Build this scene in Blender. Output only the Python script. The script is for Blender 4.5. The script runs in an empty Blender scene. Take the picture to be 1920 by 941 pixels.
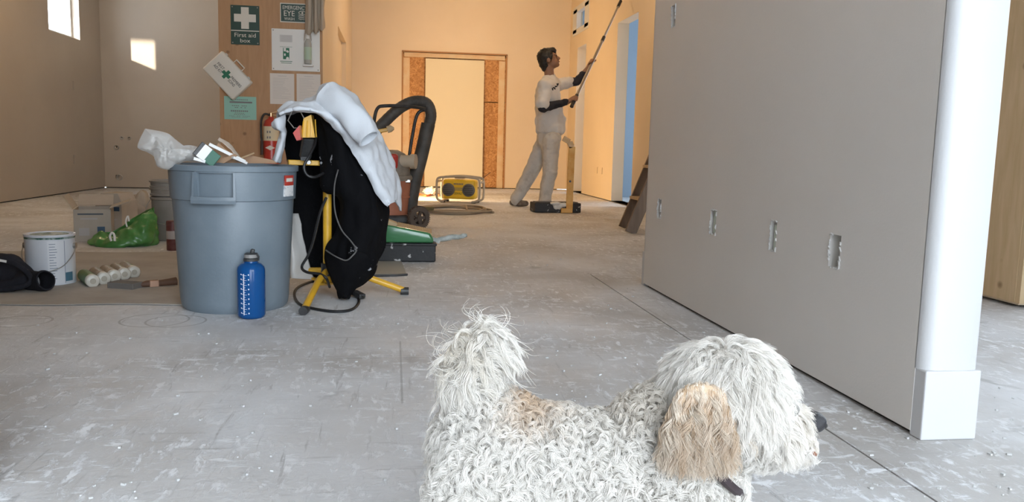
import bpy, bmesh, math, random
import numpy as np
from mathutils import Vector, Matrix, noise, Euler
random.seed(7); rng = np.random.default_rng(7)
scene = bpy.context.scene
COL = scene.collection
# ------------------------------------------------------------------ camera
IW, IH, FPX = 1920., 941., 1560.
CAMH = 0.67
YAW, PITCH, ROLL = math.radians(8.23), math.radians(7.06), math.radians(1.42)
FW = Vector((math.sin(YAW)*math.cos(PITCH), math.cos(YAW)*math.cos(PITCH), -math.sin(PITCH)))
_r = Vector((math.cos(YAW), -math.sin(YAW), 0)); _u = _r.cross(FW)
RT = math.cos(ROLL)*_r + math.sin(ROLL)*_u
UP = -math.sin(ROLL)*_r + math.cos(ROLL)*_u
EYE = Vector((0, 0, CAMH))
cam_d = bpy.data.cameras.new('camera'); cam = bpy.data.objects.new('camera', cam_d); COL.objects.link(cam)
M = Matrix((RT, UP, -FW)).transposed().to_4x4(); M.translation = EYE; cam.matrix_world = M
cam_d.sensor_fit = 'HORIZONTAL'; cam_d.sensor_width = 36; cam_d.lens = 36*FPX/IW; cam_d.clip_start = .02
scene.camera = cam
def ray(x, y): return FW + RT*((x-IW/2)/FPX) - UP*((y-IH/2)/FPX)
def P(x, y, Y):                       # point of the place at depth Y seen at a pixel
    d = ray(x, y); return EYE + d*(Y/d.y)
def G(x, y, z=0.):                    # point on the ground
    d = ray(x, y); return EYE + d*((z-CAMH)/d.z)
def PX(x, y, X):
    d = ray(x, y); return EYE + d*(X/d.x)
# ------------------------------------------------------------------ light and exposure
vs = scene.view_settings
vs.view_transform = 'Standard'; vs.look = 'None'; vs.gamma = 1; vs.use_curve_mapping = False; vs.exposure = 0.0
world = bpy.data.worlds.new('overcast_sky'); scene.world = world; world.use_nodes = True
bg = world.node_tree.nodes['Background']; bg.inputs[0].default_value = (.81, .905, 1.0, 1); bg.inputs[1].default_value = 10.5
def light(name, kind, loc, energy, color, **kw):
    l = bpy.data.lights.new(name, kind); l.energy = energy; l.color = color
    for k, v in kw.items(): setattr(l, k, v)
    o = bpy.data.objects.new(name, l); COL.objects.link(o); o.location = loc; return o
def aim(o, d): o.rotation_euler = Vector(d).to_track_quat('-Z', 'Y').to_euler()
sun = light('sun', 'SUN', (-8, 0, 6), 9.0, (1, .88, .70), angle=.02); aim(sun, (.5, .95, -.2))
WARM = (1, .66, .32)
# daylight openings of the building get portals: they add no light, they only guide sampling
po = light('front_opening_portal', 'AREA', (1.0, -2.0, 1.6), 1, (1, 1, 1), shape='RECTANGLE', size=3.6, size_y=3.2); aim(po, (0, 1, 0)); po.data.cycles.is_portal = True
# ------------------------------------------------------------------ helpers
def lin(c):
    if isinstance(c, str):
        c = [int(c[i:i+2], 16)/255 for i in (0, 2, 4)]
        c = [x/12.92 if x <= .04045 else ((x+.055)/1.055)**2.4 for x in c]
    return (c[0], c[1], c[2], 1)
MATS = {}
def mat(name, c, rough=.6, metal=0., spec=None, c2=None, scale=20., bump=0., bscale=60., trans=0., alpha=1., ramp=(.35, .65), ior=None, stretch=None, sss=0.):
    if name in MATS: return MATS[name]
    m = bpy.data.materials.new(name); m.use_nodes = True; nt = m.node_tree; b = nt.nodes['Principled BSDF']
    b.inputs['Base Color'].default_value = lin(c); b.inputs['Roughness'].default_value = rough; b.inputs['Metallic'].default_value = metal
    if spec is not None: b.inputs['Specular IOR Level'].default_value = spec
    if trans: b.inputs['Transmission Weight'].default_value = trans
    if ior: b.inputs['IOR'].default_value = ior
    b.inputs['Alpha'].default_value = alpha
    if sss: b.inputs['Subsurface Weight'].default_value = sss; b.inputs['Subsurface Radius'].default_value = (.01, .006, .004)
    tc = nt.nodes.new('ShaderNodeTexCoord'); mp = nt.nodes.new('ShaderNodeMapping'); nt.links.new(tc.outputs['Object'], mp.inputs[0])
    if stretch: mp.inputs['Scale'].default_value = stretch
    if c2 is not None:
        n = nt.nodes.new('ShaderNodeTexNoise'); n.inputs['Scale'].default_value = scale; n.inputs['Detail'].default_value = 6; n.inputs['Roughness'].default_value = .6
        nt.links.new(mp.outputs[0], n.inputs['Vector'])
        r = nt.nodes.new('ShaderNodeValToRGB'); r.color_ramp.elements[0].position = ramp[0]; r.color_ramp.elements[1].position = ramp[1]
        r.color_ramp.elements[0].color = lin(c); r.color_ramp.elements[1].color = lin(c2)
        nt.links.new(n.outputs['Fac'], r.inputs[0]); nt.links.new(r.outputs[0], b.inputs['Base Color'])
    if bump:
        n = nt.nodes.new('ShaderNodeTexNoise'); n.inputs['Scale'].default_value = bscale; n.inputs['Detail'].default_value = 5
        nt.links.new(mp.outputs[0], n.inputs['Vector'])
        bp = nt.nodes.new('ShaderNodeBump'); bp.inputs['Strength'].default_value = bump; bp.inputs['Distance'].default_value = .01
        nt.links.new(n.outputs['Fac'], bp.inputs['Height']); nt.links.new(bp.outputs[0], b.inputs['Normal'])
    MATS[name] = m; return m
class MB:
    def __init__(s): s.v = []; s.f = []
    def add(s, vs, fs):
        k = len(s.v); s.v += [tuple(v) for v in vs]; s.f += [tuple(i+k for i in f) for f in fs]; return s
    def bm(s, b, mx=None):
        if mx is not None: b.transform(mx)
        b.verts.index_update(); s.add([v.co[:] for v in b.verts], [[v.index for v in f.verts] for f in b.faces]); b.free(); return s
    def box(s, c, d, rot=None, bev=0., seg=2):
        b = bmesh.new(); bmesh.ops.create_cube(b, size=1); bmesh.ops.scale(b, vec=d, verts=b.verts)
        if bev: bmesh.ops.bevel(b, geom=b.edges[:], offset=bev, segments=seg, profile=.5, affect='EDGES')
        mx = Matrix.Translation(c)
        if rot is not None: mx = mx @ (rot.to_4x4() if not isinstance(rot, (tuple, list)) else Euler(rot).to_matrix().to_4x4())
        return s.bm(b, mx)
    def bar(s, a, b_, w, t, up=(0, 0, 1), bev=0.):          # rectangular bar from a to b_
        a = Vector(a); b_ = Vector(b_); d = b_-a; L = d.length; z = d.normalized(); x = Vector(up).cross(z)
        x = x.normalized() if x.length > 1e-4 else Vector((1, 0, 0)); y = z.cross(x)
        return s.box((a+b_)/2, (w, t, L), Matrix((x, y, z)).transposed(), bev)
    def tube(s, pts, r, n=10, cap=True, closed=False):
        pts = [Vector(p) for p in pts]; m = len(pts); rs = r if isinstance(r, (list, tuple)) else [r]*m
        vs, fs = [], []; pn = None
        for i, p in enumerate(pts):
            if closed: t = pts[(i+1) % m]-pts[i-1]
            else: t = pts[min(i+1, m-1)]-pts[max(i-1, 0)]
            t = t.normalized() if t.length > 1e-9 else Vector((0, 0, 1))
            if pn is None: a = Vector((0, 0, 1)) if abs(t.z) < .9 else Vector((1, 0, 0)); pn = t.cross(a).normalized()
            pn = (pn-t*pn.dot(t)); pn = pn.normalized() if pn.length > 1e-6 else t.orthogonal().normalized(); bn = t.cross(pn)
            for k in range(n):
                a = 2*math.pi*k/n; vs.append(p+(pn*math.cos(a)+bn*math.sin(a))*rs[i])
        for i in range(m if closed else m-1):
            j = (i+1) % m
            for k in range(n): fs.append((i*n+k, i*n+(k+1) % n, j*n+(k+1) % n, j*n+k))
        if cap and not closed: fs.append(tuple(range(n))[::-1]); fs.append(tuple((m-1)*n+k for k in range(n)))
        return s.add(vs, fs)
    def lathe(s, prof, c=(0, 0, 0), n=40, mx=None, capb=True, capt=True):
        vs, fs = [], []
        for (r, z) in prof:
            for k in range(n): a = 2*math.pi*k/n; vs.append(Vector((r*math.cos(a), r*math.sin(a), z)))
        for i in range(len(prof)-1):
            for k in range(n): fs.append((i*n+k, i*n+(k+1) % n, (i+1)*n+(k+1) % n, (i+1)*n+k))
        if capb: fs.append(tuple(range(n))[::-1])
        if capt: fs.append(tuple((len(prof)-1)*n+k for k in range(n)))
        if mx is not None: vs = [mx @ v for v in vs]
        return s.add([v+Vector(c) for v in vs], fs)
    def cyl(s, a, b_, r, n=20, r2=None): return s.tube([a, b_], [r, r if r2 is None else r2], n)
    def prism(s, poly, o, ux, uy, depth):                    # polygon in plane (o,ux,uy), extruded along ux x uy
        o = Vector(o); ux = Vector(ux); uy = Vector(uy); nn = ux.cross(uy).normalized()*depth; k = len(poly)
        a = [o+ux*x+uy*y for x, y in poly]
        return s.add(a+[p+nn for p in a], [tuple(range(k))[::-1], tuple(range(k, 2*k))]+[(i, (i+1) % k, k+(i+1) % k, k+i) for i in range(k)])
    def ell(s, c, r, sub=2, rot=None):
        b = bmesh.new(); bmesh.ops.create_icosphere(b, subdivisions=sub, radius=1)
        mx = Matrix.Translation(c) @ ((rot.to_4x4() if rot is not None else Matrix())) @ Matrix.Diagonal((*r, 1))
        return s.bm(b, mx)
    def cap(s, a, b_, r1, r2=None, n=5):                     # chain of balls, for remeshing
        a = Vector(a); b_ = Vector(b_); r2 = r1 if r2 is None else r2; n = max(n, int((b_-a).length/max(1e-4, min(r1, r2))*2.2))
        for i in range(n+1): t = i/n; rr = r1+(r2-r1)*t; s.ell(a.lerp(b_, t), (rr, rr, rr), 2)
        return s
    def mesh(s, name):
        me = bpy.data.meshes.new(name); me.from_pydata(s.v, [], s.f); me.validate(); return me
    def build(s, name, m, parent=None, smooth=False, angle=40, kind=None):
        me = s.mesh(name); o = obj(name, me, m, parent)
        if smooth: shade(me, angle)
        if kind: o['kind'] = kind
        return o
def shade(me, angle=40):
    me.polygons.foreach_set('use_smooth', [True]*len(me.polygons))
    b = bmesh.new(); b.from_mesh(me); lim = math.radians(angle)
    bmesh.ops.recalc_face_normals(b, faces=b.faces)
    for e in b.edges:
        e.smooth = not (len(e.link_faces) == 2 and e.calc_face_angle(0) > lim)
    b.to_mesh(me); b.free()
def obj(name, me, m, parent=None):
    o = bpy.data.objects.new(name, me); COL.objects.link(o)
    if m is not None: me.materials.append(m)
    if parent is not None:
        o.parent = parent
        if parent.type == 'EMPTY': o.matrix_parent_inverse = parent_mx(parent).inverted()
    return o
def parent_mx(o):
    m = Matrix.LocRotScale(o.location, o.rotation_euler, o.scale)
    return m
def tag(o, label, cat, group=None):
    o['label'] = label; o['category'] = cat
    if group: o['group'] = group
    return o
def thing(name, label, cat, loc=(0, 0, 0), group=None):
    o = bpy.data.objects.new(name, None); COL.objects.link(o); o.location = loc; o.empty_display_size = .1
    return tag(o, label, cat, group)
def struct(o): o['kind'] = 'structure'; return o
def evalmesh(o):
    bpy.context.view_layer.update(); dg = bpy.context.evaluated_depsgraph_get()
    return bpy.data.meshes.new_from_object(o.evaluated_get(dg))
def organic(name, mb, voxel, m, parent=None, smooth=6, fac=.5, lumps=None):
    me = mb.mesh('tmp'); o = bpy.data.objects.new('tmp', me); COL.objects.link(o)
    r = o.modifiers.new('r', 'REMESH'); r.mode = 'VOXEL'; r.voxel_size = voxel
    if smooth: q = o.modifiers.new('s', 'SMOOTH'); q.iterations = smooth; q.factor = fac
    me2 = evalmesh(o); bpy.data.objects.remove(o); bpy.data.meshes.remove(me); me2.name = name; me2.materials.clear()
    if lumps:
        amp, sc = lumps; me2.update()
        nn = [v.normal.copy() for v in me2.vertices]
        for v, n in zip(me2.vertices, nn): v.co += n*(amp*noise.noise(v.co*sc)+amp*.5*noise.noise(v.co*sc*2.3))
    me2.polygons.foreach_set('use_smooth', [True]*len(me2.polygons))
    return obj(name, me2, m, parent)
def crom(p, t):
    n = len(p)-1; x = min(max(t, 0), .99999)*n; i = int(x); u = x-i
    a, b, c, d = p[max(i-1, 0)], p[i], p[min(i+1, n)], p[min(i+2, n)]
    return .5*((2*b)+(c-a)*u+(2*a-5*b+4*c-d)*u*u+(3*b-a-3*c+d)*u**3)
def curve(pts, n=40): pts = [Vector(p) for p in pts]; return [crom(pts, i/(n-1)) for i in range(n)]
def net(name, rows, nu, nv, m, parent=None, thick=.008, fold=None, subs=0):
    rows = [[Vector(p) for p in r] for r in rows]
    g = []
    for i in range(nu):
        col = []
        rr = [curve(r, nv) for r in rows] if i == 0 else rr
        for j in range(nv): col.append(crom([r[j] for r in rr], i/(nu-1)))
        g.append(col)
    if fold:
        amp, sc = fold; g2 = [[p.copy() for p in c] for c in g]
        for i in range(nu):
            for j in range(nv):
                a = g[min(i+1, nu-1)][j]-g[max(i-1, 0)][j]; b = g[i][min(j+1, nv-1)]-g[i][max(j-1, 0)]; n = a.cross(b)
                n = n.normalized() if n.length > 1e-9 else Vector((0, -1, 0))
                q = g[i][j]; k = noise.noise(Vector((q.x*sc[0], q.y*sc[1], q.z*sc[2])))+.5*noise.noise(Vector((q.x*sc[0]*2.2+5, q.y*sc[1]*2, q.z*sc[2]*2.2)))
                g2[i][j] = q+n*amp*k
        g = g2
    b = MB(); b.add([p for c in g for p in c], [(i*nv+j, i*nv+j+1, (i+1)*nv+j+1, (i+1)*nv+j) for i in range(nu-1) for j in range(nv-1)])
    me = b.mesh(name); me.polygons.foreach_set('use_smooth', [True]*len(me.polygons)); o = obj(name, me, m, parent)
    s = o.modifiers.new('s', 'SOLIDIFY'); s.thickness = thick; s.offset = 0
    me2 = evalmesh(o); o.modifiers.clear(); o.data = me2; me2.name = name
    return o
FONT = None
def text(body, name, o, ux, uy, width, height, m, parent, depth=.0006, lift=.0006, spacing=1.):
    # flat lettering centred at o in the plane (ux, uy); its face looks along ux x uy
    c = bpy.data.curves.new('t', 'FONT'); c.body = body; c.align_x = 'CENTER'; c.align_y = 'CENTER'; c.resolution_u = 3; c.space_character = spacing; c.extrude = 0
    t = bpy.data.objects.new('t', c); COL.objects.link(t); me = evalmesh(t); bpy.data.objects.remove(t); bpy.data.curves.remove(c)
    xs = [v.co.x for v in me.vertices]; ys = [v.co.y for v in me.vertices]
    w = max(xs)-min(xs); h = max(ys)-min(ys); cx = (max(xs)+min(xs))/2; cy = (max(ys)+min(ys))/2
    ux = Vector(ux).normalized(); uy = Vector(uy).normalized(); n = ux.cross(uy); o = Vector(o)
    for v in me.vertices:
        v.co = o+ux*((v.co.x-cx)/w*width)+uy*((v.co.y-cy)/h*height)+n*lift
    me.materials.clear(); me.name = name
    return obj(name, me, m, parent)
def panel(name, o, u, v, U, V, thick, holes, m, parent=None):
    # slab whose front face spans U x V from o along u, v; n = u x v is the front; holes: (u0,u1,v0,v1,depth or None=through)
    o = Vector(o); u = Vector(u); v = Vector(v); n = u.cross(v).normalized(); b = MB()
    us = sorted({0, U, *[h[0] for h in holes], *[h[1] for h in holes]}); vv = sorted({0, V, *[h[2] for h in holes], *[h[3] for h in holes]})
    pt = lambda a, c, d: o+u*a+v*c-n*d
    def inh(a, c):
        for h in holes:
            if h[0] < a < h[1] and h[2] < c < h[3]: return h
    for i in range(len(us)-1):
        for j in range(len(vv)-1):
            a0, a1, c0, c1 = us[i], us[i+1], vv[j], vv[j+1]; h = inh((a0+a1)/2, (c0+c1)/2)
            if not h: b.add([pt(a0, c0, 0), pt(a1, c0, 0), pt(a1, c1, 0), pt(a0, c1, 0)], [(0, 1, 2, 3)])
            if not (h and h[4] is None): b.add([pt(a0, c0, thick), pt(a1, c0, thick), pt(a1, c1, thick), pt(a0, c1, thick)], [(3, 2, 1, 0)])
    for a0, a1, c0, c1, d in holes:
        D = thick if d is None else d; q = [(a0, c0), (a1, c0), (a1, c1), (a0, c1)]
        for k in range(4):
            p0, p1 = q[k], q[(k+1) % 4]; b.add([pt(*p0, 0), pt(*p1, 0), pt(*p1, D), pt(*p0, D)], [(3, 2, 1, 0)])
        if d is not None: b.add([pt(*p, D) for p in q], [(0, 1, 2, 3)])
    q = [(0, 0), (U, 0), (U, V), (0, V)]
    for k in range(4):
        p0, p1 = q[k], q[(k+1) % 4]; b.add([pt(*p0, 0), pt(*p1, 0), pt(*p1, thick), pt(*p0, thick)], [(0, 1, 2, 3)])
    return b.build(name, m, parent)
X1, Y1, Z1 = Vector((1, 0, 0)), Vector((0, 1, 0)), Vector((0, 0, 1))
# ------------------------------------------------------------------ materials
PAINT = mat('wall_paint', (.72, .685, .645), .42, bump=.06, bscale=120, c2=(.75, .715, .675), scale=1.5)
PAINTB = mat('warm_lit_wall_paint', (.66, .53, .37), .5, bump=.06, bscale=120, c2=(.69, .56, .40), scale=1.2)  # same wall paint with the warm lamp light put into its colour
PAINTL = mat('dim_warm_lit_wall_paint', (.50, .43, .355), .45, bump=.06, bscale=120, c2=(.54, .47, .39), scale=1.2)  # same wall paint, the left side's dim warm light put into its colour
PRIMER = mat('white_primer', (.60, .60, .605), .5, bump=.05, bscale=150)
PAINTBLUELIT = mat('blue_daylight_tint', (.34, .42, .50), .6, bump=.04)  # cool daylight of the room beyond, put into its wall colour
CEIL = mat('ceiling_white', (.78, .77, .75), .8)
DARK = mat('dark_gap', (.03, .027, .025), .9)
BLACKP = mat('black_plastic', (.015, .015, .016), .45, c2=(.05, .05, .05), scale=14, bump=.1)
YELLOW = mat('yellow_enamel', (.72, .40, .03), .35, c2=(.55, .30, .04), scale=9, ramp=(.45, .7))
STEEL = mat('brushed_steel', (.55, .54, .52), .35, 1.)
WHITE = mat('white_plastic', (.78, .77, .74), .45)
PAPER = mat('paper', (.74, .68, .62), .8)
INK = mat('grey_ink', (.22, .21, .21), .8)
INKL = mat('light_ink', (.48, .45, .43), .8)
GREEN = mat('sign_green', (.018, .055, .04), .4)
GREEN2 = mat('emblem_green', (.02, .16, .08), .5)
def wood_mat(name, c1, c2, axis_scale, knots=True):
    m = mat(name, c1, .6); nt = m.node_tree; b = nt.nodes['Principled BSDF']; tc = nt.nodes['Texture Coordinate']
    mp = nt.nodes.new('ShaderNodeMapping'); mp.inputs['Scale'].default_value = axis_scale; nt.links.new(tc.outputs['Object'], mp.inputs[0])
    n = nt.nodes.new('ShaderNodeTexNoise'); n.inputs['Scale'].default_value = 5; n.inputs['Detail'].default_value = 7; n.inputs['Distortion'].default_value = .6; nt.links.new(mp.outputs[0], n.inputs['Vector'])
    r = nt.nodes.new('ShaderNodeValToRGB'); r.color_ramp.elements[0].position = .3; r.color_ramp.elements[1].position = .7; r.color_ramp.elements[0].color = lin(c1); r.color_ramp.elements[1].color = lin(c2); nt.links.new(n.outputs['Fac'], r.inputs[0])
    out = r.outputs[0]
    if knots:
        v = nt.nodes.new('ShaderNodeTexVoronoi'); v.inputs['Scale'].default_value = 6.5; nt.links.new(tc.outputs['Object'], v.inputs['Vector'])
        r2 = nt.nodes.new('ShaderNodeValToRGB'); r2.color_ramp.elements[0].position = .07; r2.color_ramp.elements[1].position = .15; r2.color_ramp.elements[0].color = (.55, .5, .45, 1); r2.color_ramp.elements[1].color = (1, 1, 1, 1); nt.links.new(v.outputs['Distance'], r2.inputs[0])
        mx = nt.nodes.new('ShaderNodeMix'); mx.data_type = 'RGBA'; mx.blend_type = 'MULTIPLY'; mx.inputs[0].default_value = 1; nt.links.new(out, mx.inputs[6]); nt.links.new(r2.outputs[0], mx.inputs[7]); out = mx.outputs[2]
    nt.links.new(out, b.inputs['Base Color']); return m
PLY = wood_mat('plywood', (.42, .235, .115), (.50, .29, .15), (6, 6, .8))
PLYL = wood_mat('pale_plywood', (.50, .36, .20), (.60, .44, .27), (6, 6, .8))
LADW = wood_mat('worn_wood', (.13, .085, .055), (.22, .15, .10), (4, 4, .6), False)
def osb_mat():
    m = mat('strand_board', (.5, .25, .1), .7); nt = m.node_tree; b = nt.nodes['Principled BSDF']; tc = nt.nodes['Texture Coordinate']
    mp = nt.nodes.new('ShaderNodeMapping'); mp.inputs['Scale'].default_value = (14, 14, 30); nt.links.new(tc.outputs['Object'], mp.inputs[0])
    n0 = nt.nodes.new('ShaderNodeTexNoise'); n0.inputs['Scale'].default_value = 6; nt.links.new(tc.outputs['Object'], n0.inputs['Vector'])
    ad = nt.nodes.new('ShaderNodeMix'); ad.data_type = 'VECTOR'; ad.inputs[0].default_value = .55; nt.links.new(mp.outputs[0], ad.inputs[4])
    ml = nt.nodes.new('ShaderNodeVectorMath'); ml.operation = 'SCALE'; ml.inputs['Scale'].default_value = 30; nt.links.new(n0.outputs['Color'], ml.inputs[0]); nt.links.new(ml.outputs[0], ad.inputs[5])
    v = nt.nodes.new('ShaderNodeTexVoronoi'); v.inputs['Scale'].default_value = 1; nt.links.new(ad.outputs[1], v.inputs['Vector'])
    r = nt.nodes.new('ShaderNodeValToRGB'); r.color_ramp.elements[0].color = lin((.30, .12, .03)); r.color_ramp.elements[1].color = lin((.62, .33, .13)); nt.links.new(v.outputs['Color'], r.inputs[0]); nt.links.new(r.outputs[0], b.inputs['Base Color'])
    bp = nt.nodes.new('ShaderNodeBump'); bp.inputs['Strength'].default_value = .5; nt.links.new(v.outputs['Distance'], bp.inputs['Height']); nt.links.new(bp.outputs[0], b.inputs['Normal'])
    return m
OSB = osb_mat()
def splat_mat(name, base, spl, scale, thr, rough=.6):
    return mat(name, base, rough, c2=spl, scale=scale, ramp=(thr, thr+.03), bump=.15, bscale=scale*2)
BLACKSPLAT = splat_mat('black_spattered', (.014, .014, .015), (.45, .44, .43), 22, .62)
def floor_mat():
    m = mat('dusty_concrete', (.5, .5, .5), .75); nt = m.node_tree; b = nt.nodes['Principled BSDF']; tc = nt.nodes['Texture Coordinate']
    N = nt.nodes.new; L = nt.links.new
    def noise_(scale, detail=6, rough=.6, st=(1, 1, 1), rot=0., dist=0.):
        mp = N('ShaderNodeMapping'); mp.inputs['Scale'].default_value = st; mp.inputs['Rotation'].default_value = (0, 0, rot); L(tc.outputs['Object'], mp.inputs[0])
        n = N('ShaderNodeTexNoise'); n.inputs['Scale'].default_value = scale; n.inputs['Detail'].default_value = detail; n.inputs['Roughness'].default_value = rough; n.inputs['Distortion'].default_value = dist
        L(mp.outputs[0], n.inputs['Vector']); return n.outputs['Fac']
    def ramp(x, p0, p1, c0=(0, 0, 0, 1), c1=(1, 1, 1, 1)):
        r = N('ShaderNodeValToRGB'); r.color_ramp.elements[0].position = p0; r.color_ramp.elements[1].position = p1; r.color_ramp.elements[0].color = c0; r.color_ramp.elements[1].color = c1; L(x, r.inputs[0]); return r.outputs[0]
    def mixc(f, a, c, mode='MIX', fac=None):
        x = N('ShaderNodeMix'); x.data_type = 'RGBA'; x.blend_type = mode
        if f is None: x.inputs[0].default_value = fac
        else: L(f, x.inputs[0])
        for s, k in ((a, 6), (c, 7)):
            if isinstance(s, tuple): x.inputs[k].default_value = s
            else: L(s, x.inputs[k])
        return x.outputs[2]
    big = ramp(noise_(.9, 5, .6, dist=.4), .36, .62)
    base = mixc(big, lin((.46, .44, .42)), lin((.70, .71, .73)))
    c1_ = ramp(noise_(30, 7, .72, (1, .38, 1), .35, .35), .53, .61); c2_ = ramp(noise_(24, 7, .74, (.4, 1, 1), .9, .3), .55, .62)
    cm_ = N('ShaderNodeMath'); cm_.operation = 'MAXIMUM'; L(c1_, cm_.inputs[0]); L(c2_, cm_.inputs[1]); crumb = cm_.outputs[0]       # caked plaster dust
    zone = ramp(noise_(1.5, 4, .6), .36, .56)
    cz = mixc(zone, (0, 0, 0, 1), crumb)
    base = mixc(cz, base, lin((.84, .85, .87)))
    scr = ramp(noise_(9, 5, .65, (4.5, .45, 1), .7, .5), .60, .70)           # scuffs
    scr2 = ramp(noise_(8, 5, .65, (.4, 4.2, 1), .35, .5), .61, .71)
    mx = N('ShaderNodeMath'); mx.operation = 'MAXIMUM'; L(scr, mx.inputs[0]); L(scr2, mx.inputs[1])
    ms = N('ShaderNodeMath'); ms.operation = 'MULTIPLY'; L(mx.outputs[0], ms.inputs[0]); ms.inputs[1].default_value = .6
    base = mixc(ms.outputs[0], base, lin((.33, .325, .32)))
    dark = ramp(noise_(3.1, 4, .6, (1, 1, 1), 0, .6), .64, .70)
    md = N('ShaderNodeMath'); md.operation = 'MULTIPLY'; L(dark, md.inputs[0]); md.inputs[1].default_value = .45
    base = mixc(md.outputs[0], base, lin((.24, .235, .23)))
    sep = N('ShaderNodeSeparateXYZ'); L(tc.outputs['Object'], sep.inputs[0])
    def mth(op, a, c=None):
        q = N('ShaderNodeMath'); q.operation = op
        for s, k in ((a, 0), (c, 1)):
            if s is None: continue
            if isinstance(s, (int, float)): q.inputs[k].default_value = s
            else: L(s, q.inputs[k])
        return q.outputs[0]
    def ring(cx, cy, r, w):                                                 # dried rings left by cans and buckets
        d = mth('SQRT', mth('ADD', mth('POWER', mth('SUBTRACT', sep.outputs[0], cx), 2), mth('POWER', mth('SUBTRACT', sep.outputs[1], cy), 2)))
        return mth('LESS_THAN', mth('ABSOLUTE', mth('SUBTRACT', d, r)), w)
    for (px, py, r) in ((330, 602, .105), (40, 602, .10), (290, 600, .12)):
        g = G(px, py); base = mixc(mth('MULTIPLY', ring(g.x, g.y, r, .004), .55), base, lin((.27, .26, .255)))
    gl = G(900, 667)
    ch = mth('MULTIPLY', mth('LESS_THAN', mth('ABSOLUTE', mth('SUBTRACT', sep.outputs[1], gl.y)), .0022), mth('LESS_THAN', mth('ABSOLUTE', mth('SUBTRACT', sep.outputs[0], .1)), .62))
    base = mixc(mth('MULTIPLY', ch, .6), base, lin((.72, .72, .73)))        # snapped chalk line
    gl = G(752, 690)
    ch = mth('MULTIPLY', mth('LESS_THAN', mth('ABSOLUTE', mth('SUBTRACT', sep.outputs[0], gl.x)), .003), mth('LESS_THAN', mth('ABSOLUTE', mth('SUBTRACT', sep.outputs[1], gl.y)), .35))
    base = mixc(mth('MULTIPLY', ch, .5), base, lin((.25, .25, .25)))
    L(base, b.inputs['Base Color'])
    h = mth('ADD', mth('MULTIPLY', cz, .9), noise_(60, 4, .6))
    bp = N('ShaderNodeBump'); bp.inputs['Strength'].default_value = .5; bp.inputs['Distance'].default_value = .004; L(h, bp.inputs['Height']); L(bp.outputs[0], b.inputs['Normal'])
    rr = ramp(noise_(2, 4), .3, .7, (.45, .45, .45, 1), (.8, .8, .8, 1)); L(rr, b.inputs['Roughness'])
    return m
FLOOR = floor_mat()
# ------------------------------------------------------------------ setting
ZC = 3.2
XL, XR, XD, YB, YL = -3.85, 1.25, 2.84, 13.6, 11.93
fl = panel('floor', (-5, -10, 0), X1, Y1, 11, 24.6, .25, [(6.060, 6.066, 10.8, 14.36, .012), (6.19, 6.60, 14.30, 14.304, .004)], FLOOR); struct(fl)
struct(panel('ceiling', (-4.1, 14.6, ZC), X1, -Y1, 9.9, 16.7, .2, [], CEIL))
# left wall with its high window
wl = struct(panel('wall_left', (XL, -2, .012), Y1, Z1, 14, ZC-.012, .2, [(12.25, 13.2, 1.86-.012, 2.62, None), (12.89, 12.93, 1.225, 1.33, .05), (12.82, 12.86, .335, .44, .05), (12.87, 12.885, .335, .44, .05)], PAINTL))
MB().box((XL-.07, 5, .008), (.08, 14, .016)).build('gap_block_strip', DARK, wl)  # added dark strip, blocks light leaking under the wall; likewise under the others
w1 = struct(bpy.data.objects.new('window_1', None)); COL.objects.link(w1); w1.location = (XL-.1, 10.725, 1.86)
b = MB()
for z in (1.88, 2.60): b.box((XL-.12, 10.725, z), (.06, .95, .04))
for y in (10.27, 11.18): b.box((XL-.12, y, 2.24), (.06, .04, .68))
b.build('window_frame', WHITE, w1)
def pane_mat():
    m = bpy.data.materials.new('window_glass'); m.use_nodes = True; nt = m.node_tree; nt.nodes.clear()
    o = nt.nodes.new('ShaderNodeOutputMaterial'); t = nt.nodes.new('ShaderNodeBsdfTransparent'); g = nt.nodes.new('ShaderNodeBsdfGlossy'); g.inputs['Roughness'].default_value = .02
    x = nt.nodes.new('ShaderNodeMixShader'); x.inputs[0].default_value = .06; nt.links.new(t.outputs[0], x.inputs[1]); nt.links.new(g.outputs[0], x.inputs[2]); nt.links.new(x.outputs[0], o.inputs[0]); return m
PANE = pane_mat()
MB().box((XL-.12, 10.725, 2.24), (.006, .87, .68)).build('pane', PANE, w1)
# far-left wall
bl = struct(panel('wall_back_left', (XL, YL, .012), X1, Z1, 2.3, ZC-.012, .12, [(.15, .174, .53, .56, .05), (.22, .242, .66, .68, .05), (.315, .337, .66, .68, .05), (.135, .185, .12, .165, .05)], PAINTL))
MB().box((-2.7, YL+.07, .008), (2.3, .08, .016)).build('gap_block_strip', DARK, bl)
b = MB()
for (x, z, r) in ((-3.69, .545, .028), (-3.665, .145, .036), (-3.62, .672, .018), (-3.525, .672, .018)):
    b.tube([(x+r*math.cos(a), YL-.004, z+r*math.sin(a)) for a in [2*math.pi*k/20 for k in range(20)]], .006, 6, closed=True)
b.build('pipe_collar', STEEL, bl)
# the block that carries the plywood
XB0, XB1, YP = -1.59, -.66, 8.1
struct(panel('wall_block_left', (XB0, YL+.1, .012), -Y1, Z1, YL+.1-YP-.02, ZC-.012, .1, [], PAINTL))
struct(panel('wall_block_right', (XB1, YP+.02, .012), Y1, Z1, YB-YP-.02, ZC-.012, .1, [(2.2, 3.9, 0, 2.05, .06)], PAINTB))
struct(panel('wall_block_front', (XB0+.1, YP+.06, .012), X1, Z1, XB1-XB0-.2, ZC-.012, .1, [], PAINTL))
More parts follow.
